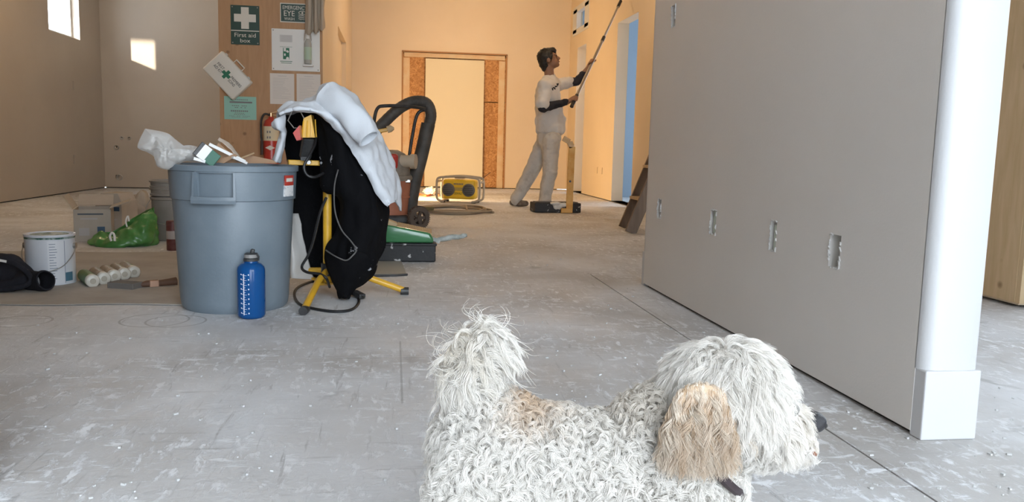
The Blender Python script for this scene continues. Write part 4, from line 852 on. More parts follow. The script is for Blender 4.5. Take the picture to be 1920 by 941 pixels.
for s_ in (-1, 1): MB().cyl(onp(s_*1.57, PH-.055, .10), onp(s_*1.57, PH-.055, .113), .014, 14).build('handle_ear', STEEL, t)
b = MB(); b.tube(curve([onp(1.57, PH-.055, .113), onp(1.2, PH-.10, .115), onp(.8, PH-.14, .114), onp(.4, PH-.158, .112), onp(0, PH-.165, .112)]+[onp(-.5, PH-.155, .112), onp(-1.1, PH-.1, .114), onp(-1.57, PH-.055, .113)], 40), .0022, 6); b.build('wire_handle', STEEL, t)
# dark coat lying in a heap
DKC = mat('charcoal_fleece', (.018, .018, .023), .95, spec=.15, bump=.25, bscale=140, c2=(.03, .03, .037), scale=8)
cq = G(30, 546); t = thing('dark_coat', 'dark charcoal coat bundled on the floor against the paint can', 'coat', (cq.x, cq.y+.1, 0)); CYD = cq.y+.02
cp = lambda x, y, dy=0: P(x, y, CYD+dy)
b = MB().cap(cp(-60, 520, .1), cp(20, 522, .05), .07, .06).cap(cp(-40, 490, .12), cp(15, 492, .1), .045, .04).cap(cp(15, 492, .08), cp(55, 520, .02), .045, .04).cap(cp(55, 520, .0), cp(20, 536, -.04), .030, .026).cap(cp(20, 536, -.04), cp(-50, 540, -.06), .028, .03)
for v in range(len(b.v)):
    x, y, z = b.v[v]; b.v[v] = (x, y, max(z, .003))
organic('coat_bundle', b, .011, DKC, t, 3, lumps=(.012, 14))
b = MB(); b.tube(curve([cp(-30, 478, .03), cp(10, 488, -.02), cp(40, 502, -.05), cp(57, 520, -.05), cp(50, 534, -.06), cp(20, 541, -.08), cp(-40, 545, -.1)], 50), .011, 8); b.build('piped_seam', DKC, t, True)
cloth_tube('sleeve', curve([cp(58, 528, .02), cp(72, 527, -.02), cp(86, 526, -.06)], 12), lambda u: .047-.004*u, DKC, t, .008, flat=.9)
MB().box(cp(5, 489, -.055), (.03, .003, .01), (0, .2, 0)).build('white_tag', WHITE, t)
b = MB(); q = cp(49, 508, -.045); b.tube([q+Vector((.008*math.cos(a_), 0, .009*math.sin(a_))) for a_ in [2*math.pi*k/14 for k in range(14)]], .0015, 5, closed=True); b.build('eyelet', BRASS, t)
# sealant tubes
FOIL = mat('silver_foil', (.42, .40, .37), .25, .7, c2=(.62, .60, .57), scale=20, bump=.5, bscale=30); GTB = mat('green_tube', (.045, .17, .03), .3); ENDC = mat('milky_end', (.60, .57, .50), .35)
def sealant(a, e, r, body, label, dark=False):
    a = Vector(a); e = Vector(e); d = (e-a).normalized(); o_ = thing('sealant_tube', label, 'tube', (a+e)/2-Z1*r, 'sealant tubes beside the paint can')
    MB().tube([a, a+d*.003, e-d*.03], [r*.9, r, r], 24).build('tube_body', body, o_, True, 50)
    MB().tube([e-d*.03, e-d*.004, e], [r*1.01, r*1.01, r*.85], 24).build('end_cap', ENDC, o_, True, 50)
    MB().cyl(e-d*.001, e+d*.0012, r*.45, 16).build('end_disc', mat('disc_tan', (.40, .36, .29), .5), o_)
    return o_
r_ = .029; E0 = lambda x, y: Vector((G(x, y).x, G(x, y).y, r_+.001))
e_ = E0(172, 541); sealant(e_+Vector((-.10, .20, 0)), e_+Vector((0, .02, 0)), r_, GTB, 'green sealant tube lying in front of the silver tubes')
labs = ['silver sealant tube lying against the green tube', 'second silver sealant tube from the green one', 'third silver sealant tube from the green one', 'last silver sealant tube next to the sanding block']
for i, (x, y) in enumerate(((193, 536), (213, 531), (232, 527), (250, 523))):
    e_ = E0(x, y); sealant(e_+Vector((-.10, .20, 0)), e_+Vector((0, .02, 0)), r_, FOIL, labs[i])
sb = MB(); g_ = G(230, 544); sb.box((g_.x, g_.y+.04, .016), (.13, .075, .030), (0, 0, -.35), .003); tag(sb.build('sanding_block', mat('sanding_grey', (.17, .155, .14), .9, bump=.5, bscale=300)), 'grey sanding block on the floor in front of the sealant tubes', 'sanding block')
t = thing('wooden_brush', 'old brown wooden brush lying between sanding block and trash can', 'brush', G(292, 534)); BRW = mat('brown_wood', (.12, .06, .035), .6)
q = [G(258, 534, .018), G(276, 532, .018), G(296, 531, .018), G(330, 528, .018)]
MB().tube([q[0], q[1], q[2]], [.008, .016, .017], 12).build('handle', BRW, t, True); MB().bar(q[1].lerp(q[2], .2), q[2]+(q[2]-q[1])*.1, .035, .03, bev=.003).build('ferrule', mat('copper_ferrule', (.42, .25, .17), .4, .5), t); MB().tube([q[2], q[2].lerp(q[3], .6), q[3]], [.014, .018, .022], 12).build('bristle_end', BRW, t, True)
# carton with open flaps
g0 = G(140, 452); t = thing('cardboard_carton', 'printed beige cardboard carton with open flaps behind the green bag', 'carton', (g0.x+.1, g0.y+.1, 0)); CTN = mat('beige_carton', (.47, .41, .34), .8, c2=(.43, .37, .30), scale=9)
rot = Euler((0, 0, math.radians(14))).to_matrix(); cw, cdp, chh = .215, .30, .205; oc = g0+rot @ Vector((cw/2, cdp/2, 0)); kp = lambda x, y, z: oc+rot @ Vector((x, y, z))
b = MB()
for sx in (-1, 1): b.box(kp(sx*cw/2, 0, chh/2), (.005, cdp, chh), rot); b.box(kp(0, sx*cdp/2, chh/2), (cw, .005, chh), rot)
b.box(kp(0, 0, .004), (cw, cdp, .005), rot); b.build('carton_body', CTN, t)
CTP = mat('carton_print', (.10, .12, .14), .7); CTB = mat('carton_blue', (.05, .10, .17), .6)
for (x, z, w_, h_, m_) in ((-.01, .175, .15, .010, CTP), (-.02, .145, .10, .012, INKL), (.05, .075, .045, .035, CTB), (-.05, .06, .06, .05, INKL)): MB().box(kp(x, -cdp/2-.003, z), (w_, .001, h_), rot).build('print_patch', m_, t)
MB().box(kp(cw/2+.055, -.02, chh+.03), (.13, cdp, .004), rot @ Euler((0, math.radians(-20), 0)).to_matrix()).build('flap', CTN, t); MB().box(kp(-cw/2-.03, 0, chh+.045), (.004, cdp, .10), rot @ Euler((0, math.radians(-32), 0)).to_matrix()).build('flap', CTN, t)
MB().box(kp(0, cdp/2+.04, chh+.04), (cw, .12, .004), rot @ Euler((math.radians(35), 0, 0)).to_matrix()).build('flap', CTN, t)
rot2 = Euler((0, 0, math.radians(-12))).to_matrix(); g1 = G(205, 440); t = thing('tall_carton', 'taller printed carton standing between the open carton and the green bag', 'carton', g1+Vector((0, .18, 0))); o1 = g1+Vector((0, .18, 0)); kp2 = lambda x, y, z: o1+rot2 @ Vector((x, y, z))
MB().box(kp2(0, 0, .115), (.19, .22, .228), rot2, .002).build('carton_body', CTN, t); MB().prism([(-.095, .228), (.095, .228), (.07, .285), (-.05, .285)], kp2(0, -.11, 0), rot2 @ X1, Z1, -.20).build('folded_top', CTN, t)
for (x, z, w_, h_, m_) in ((-.02, .17, .10, .022, CTP), (.055, .175, .05, .03, CTB), (0, .245, .07, .012, CTP), (.0, .10, .12, .008, INKL)): MB().box(kp2(x, -.112, z), (w_, .001, h_), rot2).build('print_patch', m_, t)
g2 = G(105, 450); tag(MB().prism([(-.24, -.02), (.06, -.10), (.10, .06), (.02, .16), (-.14, .12)], (g2.x+.03, g2.y+.1, .003), X1, Y1, .006).build('flat_cardboard', mat('brown_card', (.30, .16, .09), .85)), 'flat brown cardboard lying behind the paint can', 'cardboard')
# green bag
BGM = mat('green_film', (.06, .20, .045), .25, c2=(.09, .27, .07), scale=9, bump=.3, bscale=18); YG = G(235, 463).y+.08; pg = lambda x, y, dy=0: P(x, y, YG+dy)
t = thing('green_plastic_bag', 'crumpled glossy green plastic bag slumped in front of the cartons', 'plastic bag', (P(230, 463, YG).x, YG, 0))
net('front_film', [[pg(165, 450, .02), pg(188, 436, .02), pg(215, 440, 0), pg(240, 425, 0), pg(265, 405, .02), pg(285, 389, .08)], [pg(164, 456, -.02), pg(190, 450, -.07), pg(215, 446, -.08), pg(245, 434, -.06), pg(275, 420, -.04), pg(294, 418, .04)], [pg(170, 459, -.03), pg(188, 462, -.09), pg(218, 460, -.12), pg(250, 456, -.10), pg(278, 448, -.06), pg(296, 445, .04)], [pg(176, 461, -.02), pg(190, 465, -.07), pg(220, 465, -.08), pg(250, 464, -.06), pg(275, 462, -.03), pg(292, 461, .05)]], 26, 56, BGM, t, .004, (.02, (14, 14, 14)))
net('back_film', [[pg(166, 452, .05), pg(190, 440, .14), pg(215, 432, .20), pg(245, 412, .22), pg(268, 398, .20), pg(286, 389, .10)], [pg(170, 458, .06), pg(195, 455, .18), pg(220, 452, .24), pg(250, 446, .26), pg(275, 440, .22), pg(294, 430, .08)], [pg(178, 461, .05), pg(195, 461, .16), pg(220, 461, .20), pg(250, 460, .22), pg(275, 460, .18), pg(292, 460, .07)]], 20, 44, BGM, t, .004, (.015, (14, 14, 14)))
b = MB(); q = [pg(209, 452, -.135), pg(206, 444, -.135), pg(209, 437, -.13), pg(213, 438, -.13), pg(215, 445, -.135), pg(215, 452, -.14)]; b.tube(curve(q, 20), .007, 6); b.build('white_mark', WHITE, t)
b = MB(); b.tube(curve([pg(238, 425, -.03), pg(236, 414, -.02), pg(240, 405, .0), pg(242, 415, .0)], 14), .005, 6); b.build('white_cord', WHITE, t)
hp = G(255, 425); q = crumple('dust_sheet_heap', (P(262, 400, 6.75).x, 6.75, .06), (.20, .13, .20), .3, 3, mat('pale_cloth', (.50, .43, .35), .9), None, 4, 9, flat=.003); tag(q, 'pale dusty cloth heap behind the green bag', 'cloth')
# stacked pails
bz_ = G(318, 459); BXc = P(322, 440, bz_.y+.30); t = thing('pail_stack', 'stack of dusty grey plastic pails half behind the trash can', 'pails', (BXc.x, bz_.y+.30, 0)); PAIL = mat('dusty_pail', (.30, .27, .235), .6, c2=(.24, .215, .19), scale=6); bc = Vector((BXc.x, bz_.y+.30, 0))
MB().lathe([(.105, .0), (.112, .01), (.122, .27), (.130, .275), (.131, .285), (.124, .29), (.118, .27), (.10, .02)], bc, 36).build('pail', PAIL, t, True, 35)
for k, (dz) in enumerate((.295, .345)): MB().lathe([(.116, 0), (.128, .004), (.129, .016), (.122, .02), (.124, .040), (.132, .043), (.133, .052), (.126, .056), (.118, .04), (.108, -.02)], bc+Z1*(dz), 36, capb=False, capt=True).build('pail_rim', PAIL, t, True, 35)
b = MB(); b.tube(curve([bc+Vector((-.13, 0, .27)), bc+Vector((-.15, -.05, .2)), bc+Vector((-.1, -.14, .14)), bc+Vector((0, -.17, .12))], 24), .003, 6); b.build('wire_handle', STEEL, t)
mc = G(322, 470); t = thing('maroon_tin', 'small maroon tin standing in front of the grey pails', 'tin', (mc.x, mc.y+.03, 0)); MB().lathe([(.034, 0), (.036, .004), (.036, .175), (.032, .18), (.03, .18)], (mc.x, mc.y+.03, 0), 24).build('tin_body', mat('maroon', (.11, .022, .02), .5, c2=(.16, .06, .05), scale=20), t, True); MB().lathe([(.0363, .07), (.0363, .12)], (mc.x, mc.y+.03, 0), 24, capb=False, capt=False).build('tin_label', mat('tin_label_m', (.42, .36, .33), .6), t)
# floor covering paper on the left
ga, gb = G(-40, 572), G(480, 571); pp = MB(); nx = 30; vs_ = []
for i in range(nx+1):
    x = -2.9+(-.52+2.9)*i/nx; vs_ += [(x, 3.50+.012*math.sin(i*.9), .0025+.002*noise.noise(Vector((i*.4, 0, 0)))), (x, 5.15+.02*math.sin(i*.7), .0015)]
pp.add(vs_, [(2*i, 2*i+2, 2*i+3, 2*i+1) for i in range(nx)]); me = pp.mesh('floor_paper'); q = obj('floor_paper', me, mat('dusty_kraft', (.34, .305, .265), .85, c2=(.43, .40, .36), scale=4, bump=.1, bscale=30)); m_ = q.modifiers.new('s', 'SOLIDIFY'); m_.thickness = .003; m_.offset = 1
q.data = evalmesh(q); q.modifiers.clear(); tag(q, 'dusty kraft paper sheet spread on the floor under the paint supplies', 'floor paper')
# plaster crumbs
b = MB(); r = random.Random(11)
for k in range(170):
    px_, py_ = r.choice(((r.uniform(60, 760), r.uniform(600, 935)), (r.uniform(1560, 1900), r.uniform(700, 935)), (r.uniform(1000, 1500), r.uniform(470, 760)))); g_ = G(px_, py_); s_ = r.uniform(.002, .006)
    b.box((g_.x, g_.y, s_*.4), (s_*r.uniform(1, 2.2), s_, s_*.8), (r.uniform(-.2, .2), r.uniform(-.2, .2), r.uniform(0, 3)))
q = b.build('plaster_crumbs', mat('crumb_grey', (.56, .56, .55), .9), kind='stuff'); tag(q, 'white plaster crumbs scattered over the dusty floor', 'debris')
# ------------------------------------------------------------------ the painter
WY_ = 9.3
t = thing('person', 'painter in white T-shirt and paint stained white trousers reaching up with a roller pole', 'person', G(1000, 390))
SKIN = mat('skin', (.24, .125, .075), .55, sss=.05); HAIRM = mat('black_hair', (.008, .006, .005), .6); TEE = mat('white_tshirt', (.66, .63, .59), .9, bump=.25, bscale=40)
PANTS = mat('stained_trousers', (.56, .53, .48), .9, c2=(.42, .39, .35), scale=9, ramp=(.52, .7), bump=.35, bscale=35); SLV = mat('navy_sleeve', (.016, .017, .026), .85, bump=.2, bscale=60); SHOE = mat('brown_shoe', (.09, .06, .045), .7, c2=(.2, .17, .14), scale=25)
pole_a = P(1075, 193, 9.13); pole_t = PX(1163, 4, 2.72); pd = (pole_t-pole_a).normalized()
def proj(v):
    v = v-EYE; z = v.dot(FW); return IW/2+FPX*v.dot(RT)/z, IH/2-FPX*v.dot(UP)/z
handL = min((pole_a.lerp(pole_t, k/200) for k in range(200)), key=lambda v: abs(proj(v)[0]-1110)); handR = pole_a+pd*.05
J = dict(neck=P(1031, 146, WY_), head=P(1029, 111, WY_), shR=P(1022, 161, 9.12), elR=P(1017, 202, 9.06), shL=P(1042, 158, 9.46), hip=P(1029, 256, WY_), chest=P(1027, 180, WY_), hipR=P(1034, 262, 9.22), hipL=P(1024, 262, 9.38), kR=P(1031, 322, 9.20), aR=P(1021, 378, 9.20), kL=P(997, 320, 9.44), aL=P(968, 376, 9.50))
wrR = handR+Vector((-.085, -.01, -.03)); elL = J['shL'].lerp(handL, .55)+Vector((.02, .0, -.10)); wrL = handL+(elL-handL).normalized()*.085
fd = Vector((.93, -.12, .30)).normalized(); sd = fd.cross(Z1).normalized(); ud = sd.cross(fd); HR = Matrix((fd, sd, ud)).transposed(); hc = J['head']
sk = MB()
hp_ = lambda a, b_, c_: hc+fd*a+sd*b_+ud*c_
sk.ell(hp_(-.005, 0, .012), (.100, .078, .100), 3, HR).ell(hp_(.035, 0, -.045), (.062, .060, .070), 3, HR).ell(hp_(.070, 0, -.085), (.030, .035, .026), 2, HR).ell(hp_(.095, 0, -.055), (.014, .024, .012), 2, HR)
sk.cap(hp_(.090, 0, .010), hp_(.112, 0, -.022), .011, .016).ell(hp_(.088, 0, .030), (.012, .05, .012), 2, HR)
for s_ in (-1, 1): sk.ell(hp_(-.012, s_*.080, -.015), (.022, .012, .032), 2, HR)
sk.cap(hp_(-.02, 0, -.06), J['neck']-Z1*.05, .055, .060)
sk.cap(J['neck']-Z1*.07, J['hip'], .075, .11).ell(J['chest'], (.10, .15, .17), 3)
sk.cap(J['shR'], J['elR'], .050, .042).cap(J['elR'], wrR, .040, .028).cap(J['shL'], elL, .050, .042).cap(elL, wrL, .040, .028)
sk.cap(J['hipR'], J['kR'], .085, .055).cap(J['kR'], J['aR'], .055, .038).cap(J['hipL'], J['kL'], .085, .055).cap(J['kL'], J['aL'], .055, .038)
def grip(mb, hand, wr, side):
    e1 = (wr-hand); e1 = (e1-pd*e1.dot(pd)).normalized(); e2 = pd.cross(e1)*side
    palm = hand+e1*.030; mb.cap(wr, palm, .026, .030); mb.ell(palm, (.032, .040, .020), 2, Matrix((e2, pd, e1)).transposed())
    for i, ln in enumerate((2.7, 3.0, 2.9, 2.5)):
        o_ = hand+pd*((1.5-i)*.021); pts_ = [o_+(e1*math.cos(a_)+e2*math.sin(a_))*.030 for a_ in [ln*k/6 for k in range(7)]]
        for k in range(6): mb.cap(pts_[k], pts_[k+1], .0105-.0005*k, .010-.0005*k, 2)
    o_ = hand+pd*.048; pts_ = [palm+pd*.03]+[o_+(e1*math.cos(a_)-e2*math.sin(a_))*.028+pd*.01*k for k, a_ in enumerate((.6, 1.3, 2.0))]
    for k in range(3): mb.cap(pts_[k], pts_[k+1], .0125-.001*k, .0115-.001*k, 2)
grip(sk, handR, wrR, 1); grip(sk, handL, wrL, 1)
organic('body', sk, .0075, SKIN, t, 2)
h_ = MB().ell(hp_(-.022, 0, .030), (.105, .090, .100), 3, HR).ell(hp_(-.065, 0, -.02), (.055, .075, .085), 3, HR).ell(hp_(.055, 0, .085), (.050, .065, .030), 3, HR).ell(hp_(.085, 0, .060), (.022, .05, .022), 2, HR).ell(hp_(-.075, 0, -.085), (.03, .055, .04), 2, HR)
for s_ in (-1, 1): h_.ell(hp_(.010, s_*.072, .018), (.030, .020, .045), 2, HR)
organic('hair', h_, .009, HAIRM, t, 2, lumps=(.010, 45))
for s_ in (-1, 1): MB().ell(hp_(.087, s_*.034, .012), (.008, .013, .007), 2, HR).build('eye', mat('eye_dark', (.02, .015, .012), .3), t, True)
MB().ell(hp_(.105, 0, -.058), (.006, .022, .005), 2, HR).build('lips', mat('lip', (.18, .07, .05), .5), t, True)
ts = MB(); hem = P(1031, 246, WY_)
ts.ell(J['chest'], (.135, .20, .19), 3).cap(J['neck']-Z1*.045, J['chest'], .095, .15).cap(J['chest'], hem+Z1*.06, .155, .165)
for k in range(10):
    a_ = 2*math.pi*k/10; q = hem+Vector((.115*math.cos(a_), .10*math.sin(a_), 0)); ts.cap(q+Z1*.12, q+Z1*.015, .062, .058)
ts.cap(J['shR']+Vector((0, .02, -.01)), J['elR']+Vector((.0, .0, .055)), .085, .082).cap(J['shL']-Vector((0, .03, .01)), J['shL'].lerp(elL, .62), .082, .072).cap(J['shR'], J['shL'], .088, .088).cap(J['neck']-Z1*.06, J['shR'], .07, .08).cap(J['neck']-Z1*.06, J['shL'], .07, .08)
organic('t_shirt', ts, .012, TEE, t, 4, lumps=(.016, 9))
lg = P(1042, 160, WY_-.19); text('Bullit', 'shirt_print', P(1039, 163, 9.055), Vector((.85, -.35, .12)), Vector((-.1, 0, 1)), .10, .05, SLV, t, lift=.0) if False else None
b = MB(); q = P(1041, 162, 9.10)
for (x, z, w_, h2) in ((-.03, -.012, .03, .03), (.0, .002, .035, .022), (.03, .016, .03, .03), (.035, .045, .018, .02), (-.005, -.03, .05, .012)): b.ell(q+Vector((x, -.002, z)), (w_*.5, .006, h2*.5), 2)
sl_ = MB().cap(J['shR'].lerp(J['elR'], .5), J['elR'], .056, .056).cap(J['elR'], wrR-Vector((.02, 0, 0)), .055, .040); organic('long_sleeve', sl_, .009, SLV, t, 3, lumps=(.008, 22))
sl_ = MB().cap(J['shL'].lerp(elL, .4), elL, .056, .052).cap(elL, elL.lerp(wrL, .55), .052, .042); organic('long_sleeve', sl_, .009, SLV, t, 3, lumps=(.008, 22))
pt_ = MB().cap(J['hip']+Z1*.03, J['hip']-Z1*.04, .135, .13)
for h0, k0, a0_ in ((J['hipR'], J['kR'], J['aR']), (J['hipL'], J['kL'], J['aL'])): pt_.cap(h0, k0, .115, .088).cap(k0, a0_+Z1*.01, .088, .076)
organic('trousers', pt_, .011, PANTS, t, 3, lumps=(.013, 9))
for a0_, gx, dv in ((J['aR'], 1024, Vector((.98, -.15, 0))), (J['aL'], 968, Vector((.75, -.6, 0)))):
    dv.normalize(); f0 = Vector((a0_.x, a0_.y, 0)); b = MB()
    b.cap(f0+Z1*.045-dv*.045, f0+Z1*.042+dv*.13, .042, .034).cap(f0+Z1*.045, f0+Z1*.09-dv*.01, .045, .045).ell(f0+Z1*.03+dv*.04, (.12, .045, .03), 2, Matrix((dv, Z1.cross(dv), Z1)).transposed())
    for v in range(len(b.v)): x, y, z = b.v[v]; b.v[v] = (x, y, max(z, .002))
    organic('shoe', b, .009, SHOE, t, 2)
lgp = bpy.data.objects.get('t_shirt')
# shirt print: small dark letters set on the chest cloth
def drop(me_obj, o_, d_):
    ok, loc, nrm, _ = me_obj.ray_cast(o_, d_); return loc if ok else None
TS = [o for o in COL.objects if o.name == 't_shirt'][0]; b = MB(); bpy.context.view_layer.update()
for k, (x, y) in enumerate(((1035, 166), (1037, 164.5), (1039, 165), (1041, 162.5), (1043, 162), (1045, 160), (1046, 157.5), (1044, 158), (1036, 168), (1040, 166.5))):
    inv = TS.matrix_world.inverted(); hit = drop(TS, inv @ EYE, (inv.to_3x3() @ ray(x, y)).normalized())
    if hit is not None: b.ell(TS.matrix_world @ hit, (.011, .006, .010), 2)
if b.v: b.build('shirt_print', SLV, t, kind='stuff')
t = thing('roller_pole', 'long aluminium extension pole with paint roller held by the painter', 'roller pole', pole_a)
MB().cyl(pole_a-pd*.02, pole_t-pd*.7, .017, 12).build('outer_tube', mat('pole_grey', (.34, .30, .25), .35, .6), t, True); MB().cyl(pole_t-pd*.72, pole_t-pd*.06, .013, 12).build('inner_tube', STEEL, t, True)
MB().cyl(pole_a-pd*.06, pole_a+pd*.13, .021, 12).build('grip', BLACKP, t, True); MB().cyl(pole_t-pd*.74, pole_t-pd*.66, .020, 12).build('twist_lock', BLACKP, t, True)
MB().cyl(pole_t-pd*.09, pole_t+pd*.02, .019, 12).build('threaded_end', BLACKP, t, True)
b = MB(); r0 = pole_t+pd*.02; sv = Vector((0, 1, .0)); b.tube(curve([r0, r0+pd*.06, r0+pd*.09+sv*.06, r0+pd*.10+sv*.12, r0+pd*.16+sv*.13, r0+pd*.18+sv*.10, r0+pd*.18-sv*.12], 30), .005, 8); b.build('roller_frame', STEEL, t, True)
rc_ = r0+pd*.18; MB().cyl(rc_-sv*.12, rc_+sv*.12, .028, 20).build('roller_sleeve', mat('roller_nap', (.6, .5, .38), .95, bump=.5, bscale=200), t, True)
# ------------------------------------------------------------------ the dog
DD = 1.1; DO = Vector((math.sin(YAW)*DD, math.cos(YAW)*DD, 0)); DM = Matrix.Translation(DO) @ Matrix.Rotation(-YAW, 4, 'Z')
dog = thing('dog', 'curly cream white dog with tan ears standing in profile on the dusty floor', 'dog', DO)
UND = mat('dog_undercoat', (.60, .57, .53), .9)
def dworld(me): me.transform(DM); return me
b = MB()
b.ell((-.020, 0, .262), (.078, .078, .076), 3).ell((.05, 0, .250), (.10, .074, .065), 3).ell((.13, 0, .244), (.09, .074, .063), 3).ell((.215, 0, .245), (.085, .076, .082), 3).ell((.27, 0, .215), (.05, .055, .06), 3)
b.cap((.20, 0, .275), (.275, 0, .325), .068, .062)
b.ell((.295, 0, .345), (.073, .066, .062), 3).ell((.322, 0, .348), (.046, .055, .048), 3).ell((.335, 0, .300), (.055, .05, .045), 3)
b.cap((.34, 0, .305), (.404, 0, .306), .038, .020).cap((.36, 0, .282), (.402, 0, .283), .026, .018)
b.cap((-.045, 0, .315), (-.055, 0, .375), .028, .024).cap((-.055, 0, .375), (-.038, 0, .410), .024, .018).cap((-.038, 0, .410), (-.018, 0, .405), .018, .010)
for s_ in (-1, 1):
    b.ell((-.035, s_*.055, .21), (.062, .036, .085), 3).cap((-.02, s_*.058, .165), (-.065, s_*.058, .095), .038, .026).cap((-.065, s_*.058, .095), (-.06, s_*.058, .03), .026, .022).ell((-.045, s_*.058, .018), (.036, .024, .018), 2)
    b.ell((.225, s_*.05, .20), (.05, .034, .075), 3).cap((.235, s_*.052, .17), (.24, s_*.052, .09), .034, .025).cap((.24, s_*.052, .09), (.24, s_*.052, .03), .025, .022).ell((.255, s_*.052, .018), (.036, .024, .018), 2)
body = organic('body', b, .006, UND, None, 4); bme = body.data
ears = []
for s_ in (-1, 1):
    ex_, ez_ = (0, 0) if s_ < 0 else (.045, -.03); b = MB().ell((.241+ex_, s_*.083, .337+ez_), (.038, .012, .048), 3).ell((.258+ex_, s_*.064, .366+ez_), (.024, .018, .014), 3); ears.append(organic('ear', b, .005, mat('ear_undercoat', (.50, .37, .25), .9), None, 3))
def tri_data(me):
    me.calc_loop_triangles(); v = np.empty(len(me.vertices)*3); me.vertices.foreach_get('co', v); v = v.reshape(-1, 3)
    tr = np.empty(len(me.loop_triangles)*3, int); me.loop_triangles.foreach_get('vertices', tr); return v, tr.reshape(-1, 3)
def sample(me, n, keep):
    v, tr = tri_data(me); a, b_, c_ = v[tr[:, 0]], v[tr[:, 1]], v[tr[:, 2]]; nn = np.cross(b_-a, c_-a); ar = np.linalg.norm(nn, axis=1); nn /= ar[:, None]+1e-12
    cen = (a+b_+c_)/3; w_ = ar*keep(cen); idx = rng.choice(len(tr), n, p=w_/w_.sum()); r1 = np.sqrt(rng.random(n))[:, None]; r2 = rng.random(n)[:, None]
    return a[idx]*(1-r1)+b_[idx]*r1*(1-r2)+c_[idx]*r1*r2, nn[idx]
def unit(x): return x/(np.linalg.norm(x, axis=1, keepdims=True)+1e-9)
def fur(name, parts, m):
    # parts: dict(p, n, flow, L, R, turns, lift, k, w, col, droop, rad)
    allp, allr, allc, cnt, M_ = [], [], [], 0, 11
    s = np.linspace(0, 1, M_)
    for q in parts:
        p, n, N_ = q['p'], q['n'], len(q['p']); k = q['k']
        fl_ = q['flow']; tq = unit(fl_-n*(fl_*n).sum(1, keepdims=True)); d = unit(tq*(1-q['lift'])+n*q['lift']); bb_ = unit(np.cross(d, n+1e-4)); n2 = np.cross(bb_, d)
        ph = rng.uniform(0, 2*np.pi, N_); L_ = q['L'] if np.ndim(q['L']) else np.full(N_, q['L']); R_ = q['R']*rng.uniform(.6, 1.4, N_); tu = q['turns']*rng.uniform(.7, 1.3, N_)*rng.choice([-1, 1], N_)
        p = np.repeat(p, k, 0); rep_ = lambda x: np.repeat(x, k, 0); d, bb_, n2, n, ph, L_, R_, tu, tq = map(rep_, (d, bb_, n2, n, ph, L_, R_, tu, tq)); col = rep_(q['col'])
        NS = N_*k; oa = rng.uniform(0, 2*np.pi, NS); orr = q['w']*np.sqrt(rng.random(NS)); off = bb_*(orr*np.cos(oa))[:, None]+tq*(orr*np.sin(oa))[:, None]
        L_ = L_*rng.uniform(.82, 1.08, NS); ph = ph+rng.normal(0, .16, NS); jit = rng.normal(0, q.get('jit', .0006), (NS, 3))
        S_ = s[None, :, None]; th = ph[:, None]+2*np.pi*tu[:, None]*s[None]; env = (np.minimum(1, s*2.2))[None]
        c_ = (np.cos(th)-np.cos(ph)[:, None])*env*R_[:, None]; sn = (np.sin(th)-np.sin(ph)[:, None])*env*R_[:, None]
        pos = p[:, None]+d[:, None]*(L_[:, None]*s[None])[..., None]+bb_[:, None]*c_[..., None]+n2[:, None]*sn[..., None]+off[:, None]*(1-.80*S_)+jit[:, None]*S_*2
        pos[..., 2] -= q.get('droop', 0.)*(L_[:, None]*s[None]**2)
        hgt = ((pos-p[:, None])*n[:, None]).sum(-1); low = np.minimum(hgt-.001*np.minimum(1, s*4)[None], 0); pos -= n[:, None]*low[..., None]*.8
        rad = q.get('rad', .00036)*(1-.75*s**1.5)[None]*np.ones((NS, 1))
        allp.append(pos.reshape(-1, 3)); allr.append(rad.reshape(-1)); c4 = np.ones((NS, 4)); c4[:, :3] = np.clip(col*rng.uniform(.92, 1.06, (NS, 1)), 0, .95); allc.append(c4); cnt += NS
    pos = np.concatenate(allp); pw = pos @ np.array(DM.to_3x3()).T+np.array(DM.translation)
    hc_ = bpy.data.hair_curves.new(name); hc_.add_curves([M_]*cnt); hc_.position_data.foreach_set('vector', pw.astype(np.float32).ravel())
    a = hc_.attributes.new('radius', 'FLOAT', 'POINT'); a.data.foreach_set('value', np.concatenate(allr).astype(np.float32))
    a = hc_.attributes.new('fur_color', 'FLOAT_COLOR', 'CURVE'); a.data.foreach_set('color', np.concatenate(allc).astype(np.float32).ravel())
    o = bpy.data.objects.new(name, hc_); COL.objects.link(o); hc_.materials.append(m); o['kind'] = 'stuff'; return o
def fur_mat():
    m = bpy.data.materials.new('dog_fur'); m.use_nodes = True; nt = m.node_tree; b = nt.nodes['Principled BSDF']; a = nt.nodes.new('ShaderNodeAttribute'); a.attribute_name = 'fur_color'
    b.inputs['Roughness'].default_value = .55; b.inputs['Specular IOR Level'].default_value = .25; nt.links.new(a.outputs['Color'], b.inputs['Base Color'])
    tr = nt.nodes.new('ShaderNodeBsdfTranslucent'); nt.links.new(a.outputs['Color'], tr.inputs['Color']); x = nt.nodes.new('ShaderNodeMixShader'); x.inputs[0].default_value = .28
    o = nt.nodes['Material Output']; nt.links.new(b.outputs[0], x.inputs[1]); nt.links.new(tr.outputs[0], x.inputs[2]); nt.links.new(x.outputs[0], o.inputs[0]); return m
FURM = fur_mat()
ishead = lambda c: (c[:, 0] > .225) & (c[:, 2] > .395-.55*(c[:, 0]-.20))
istail = lambda c: (c[:, 0] < .015) & (c[:, 2] > .338)
near_w = lambda c: np.where(c[:, 1] < .03, 1., .35)
def ramp_(x, a, b_): return np.clip((x-a)/(b_-a), 0, 1)
WHT = np.array([.83, .80, .755]); CRM = np.array([.77, .70, .61]); TAN = np.array([.60, .42, .26]); LTAN = np.array([.62, .49, .37])
def colmix(a, b_, f): return a*(1-f[:, None])+b_*f[:, None]
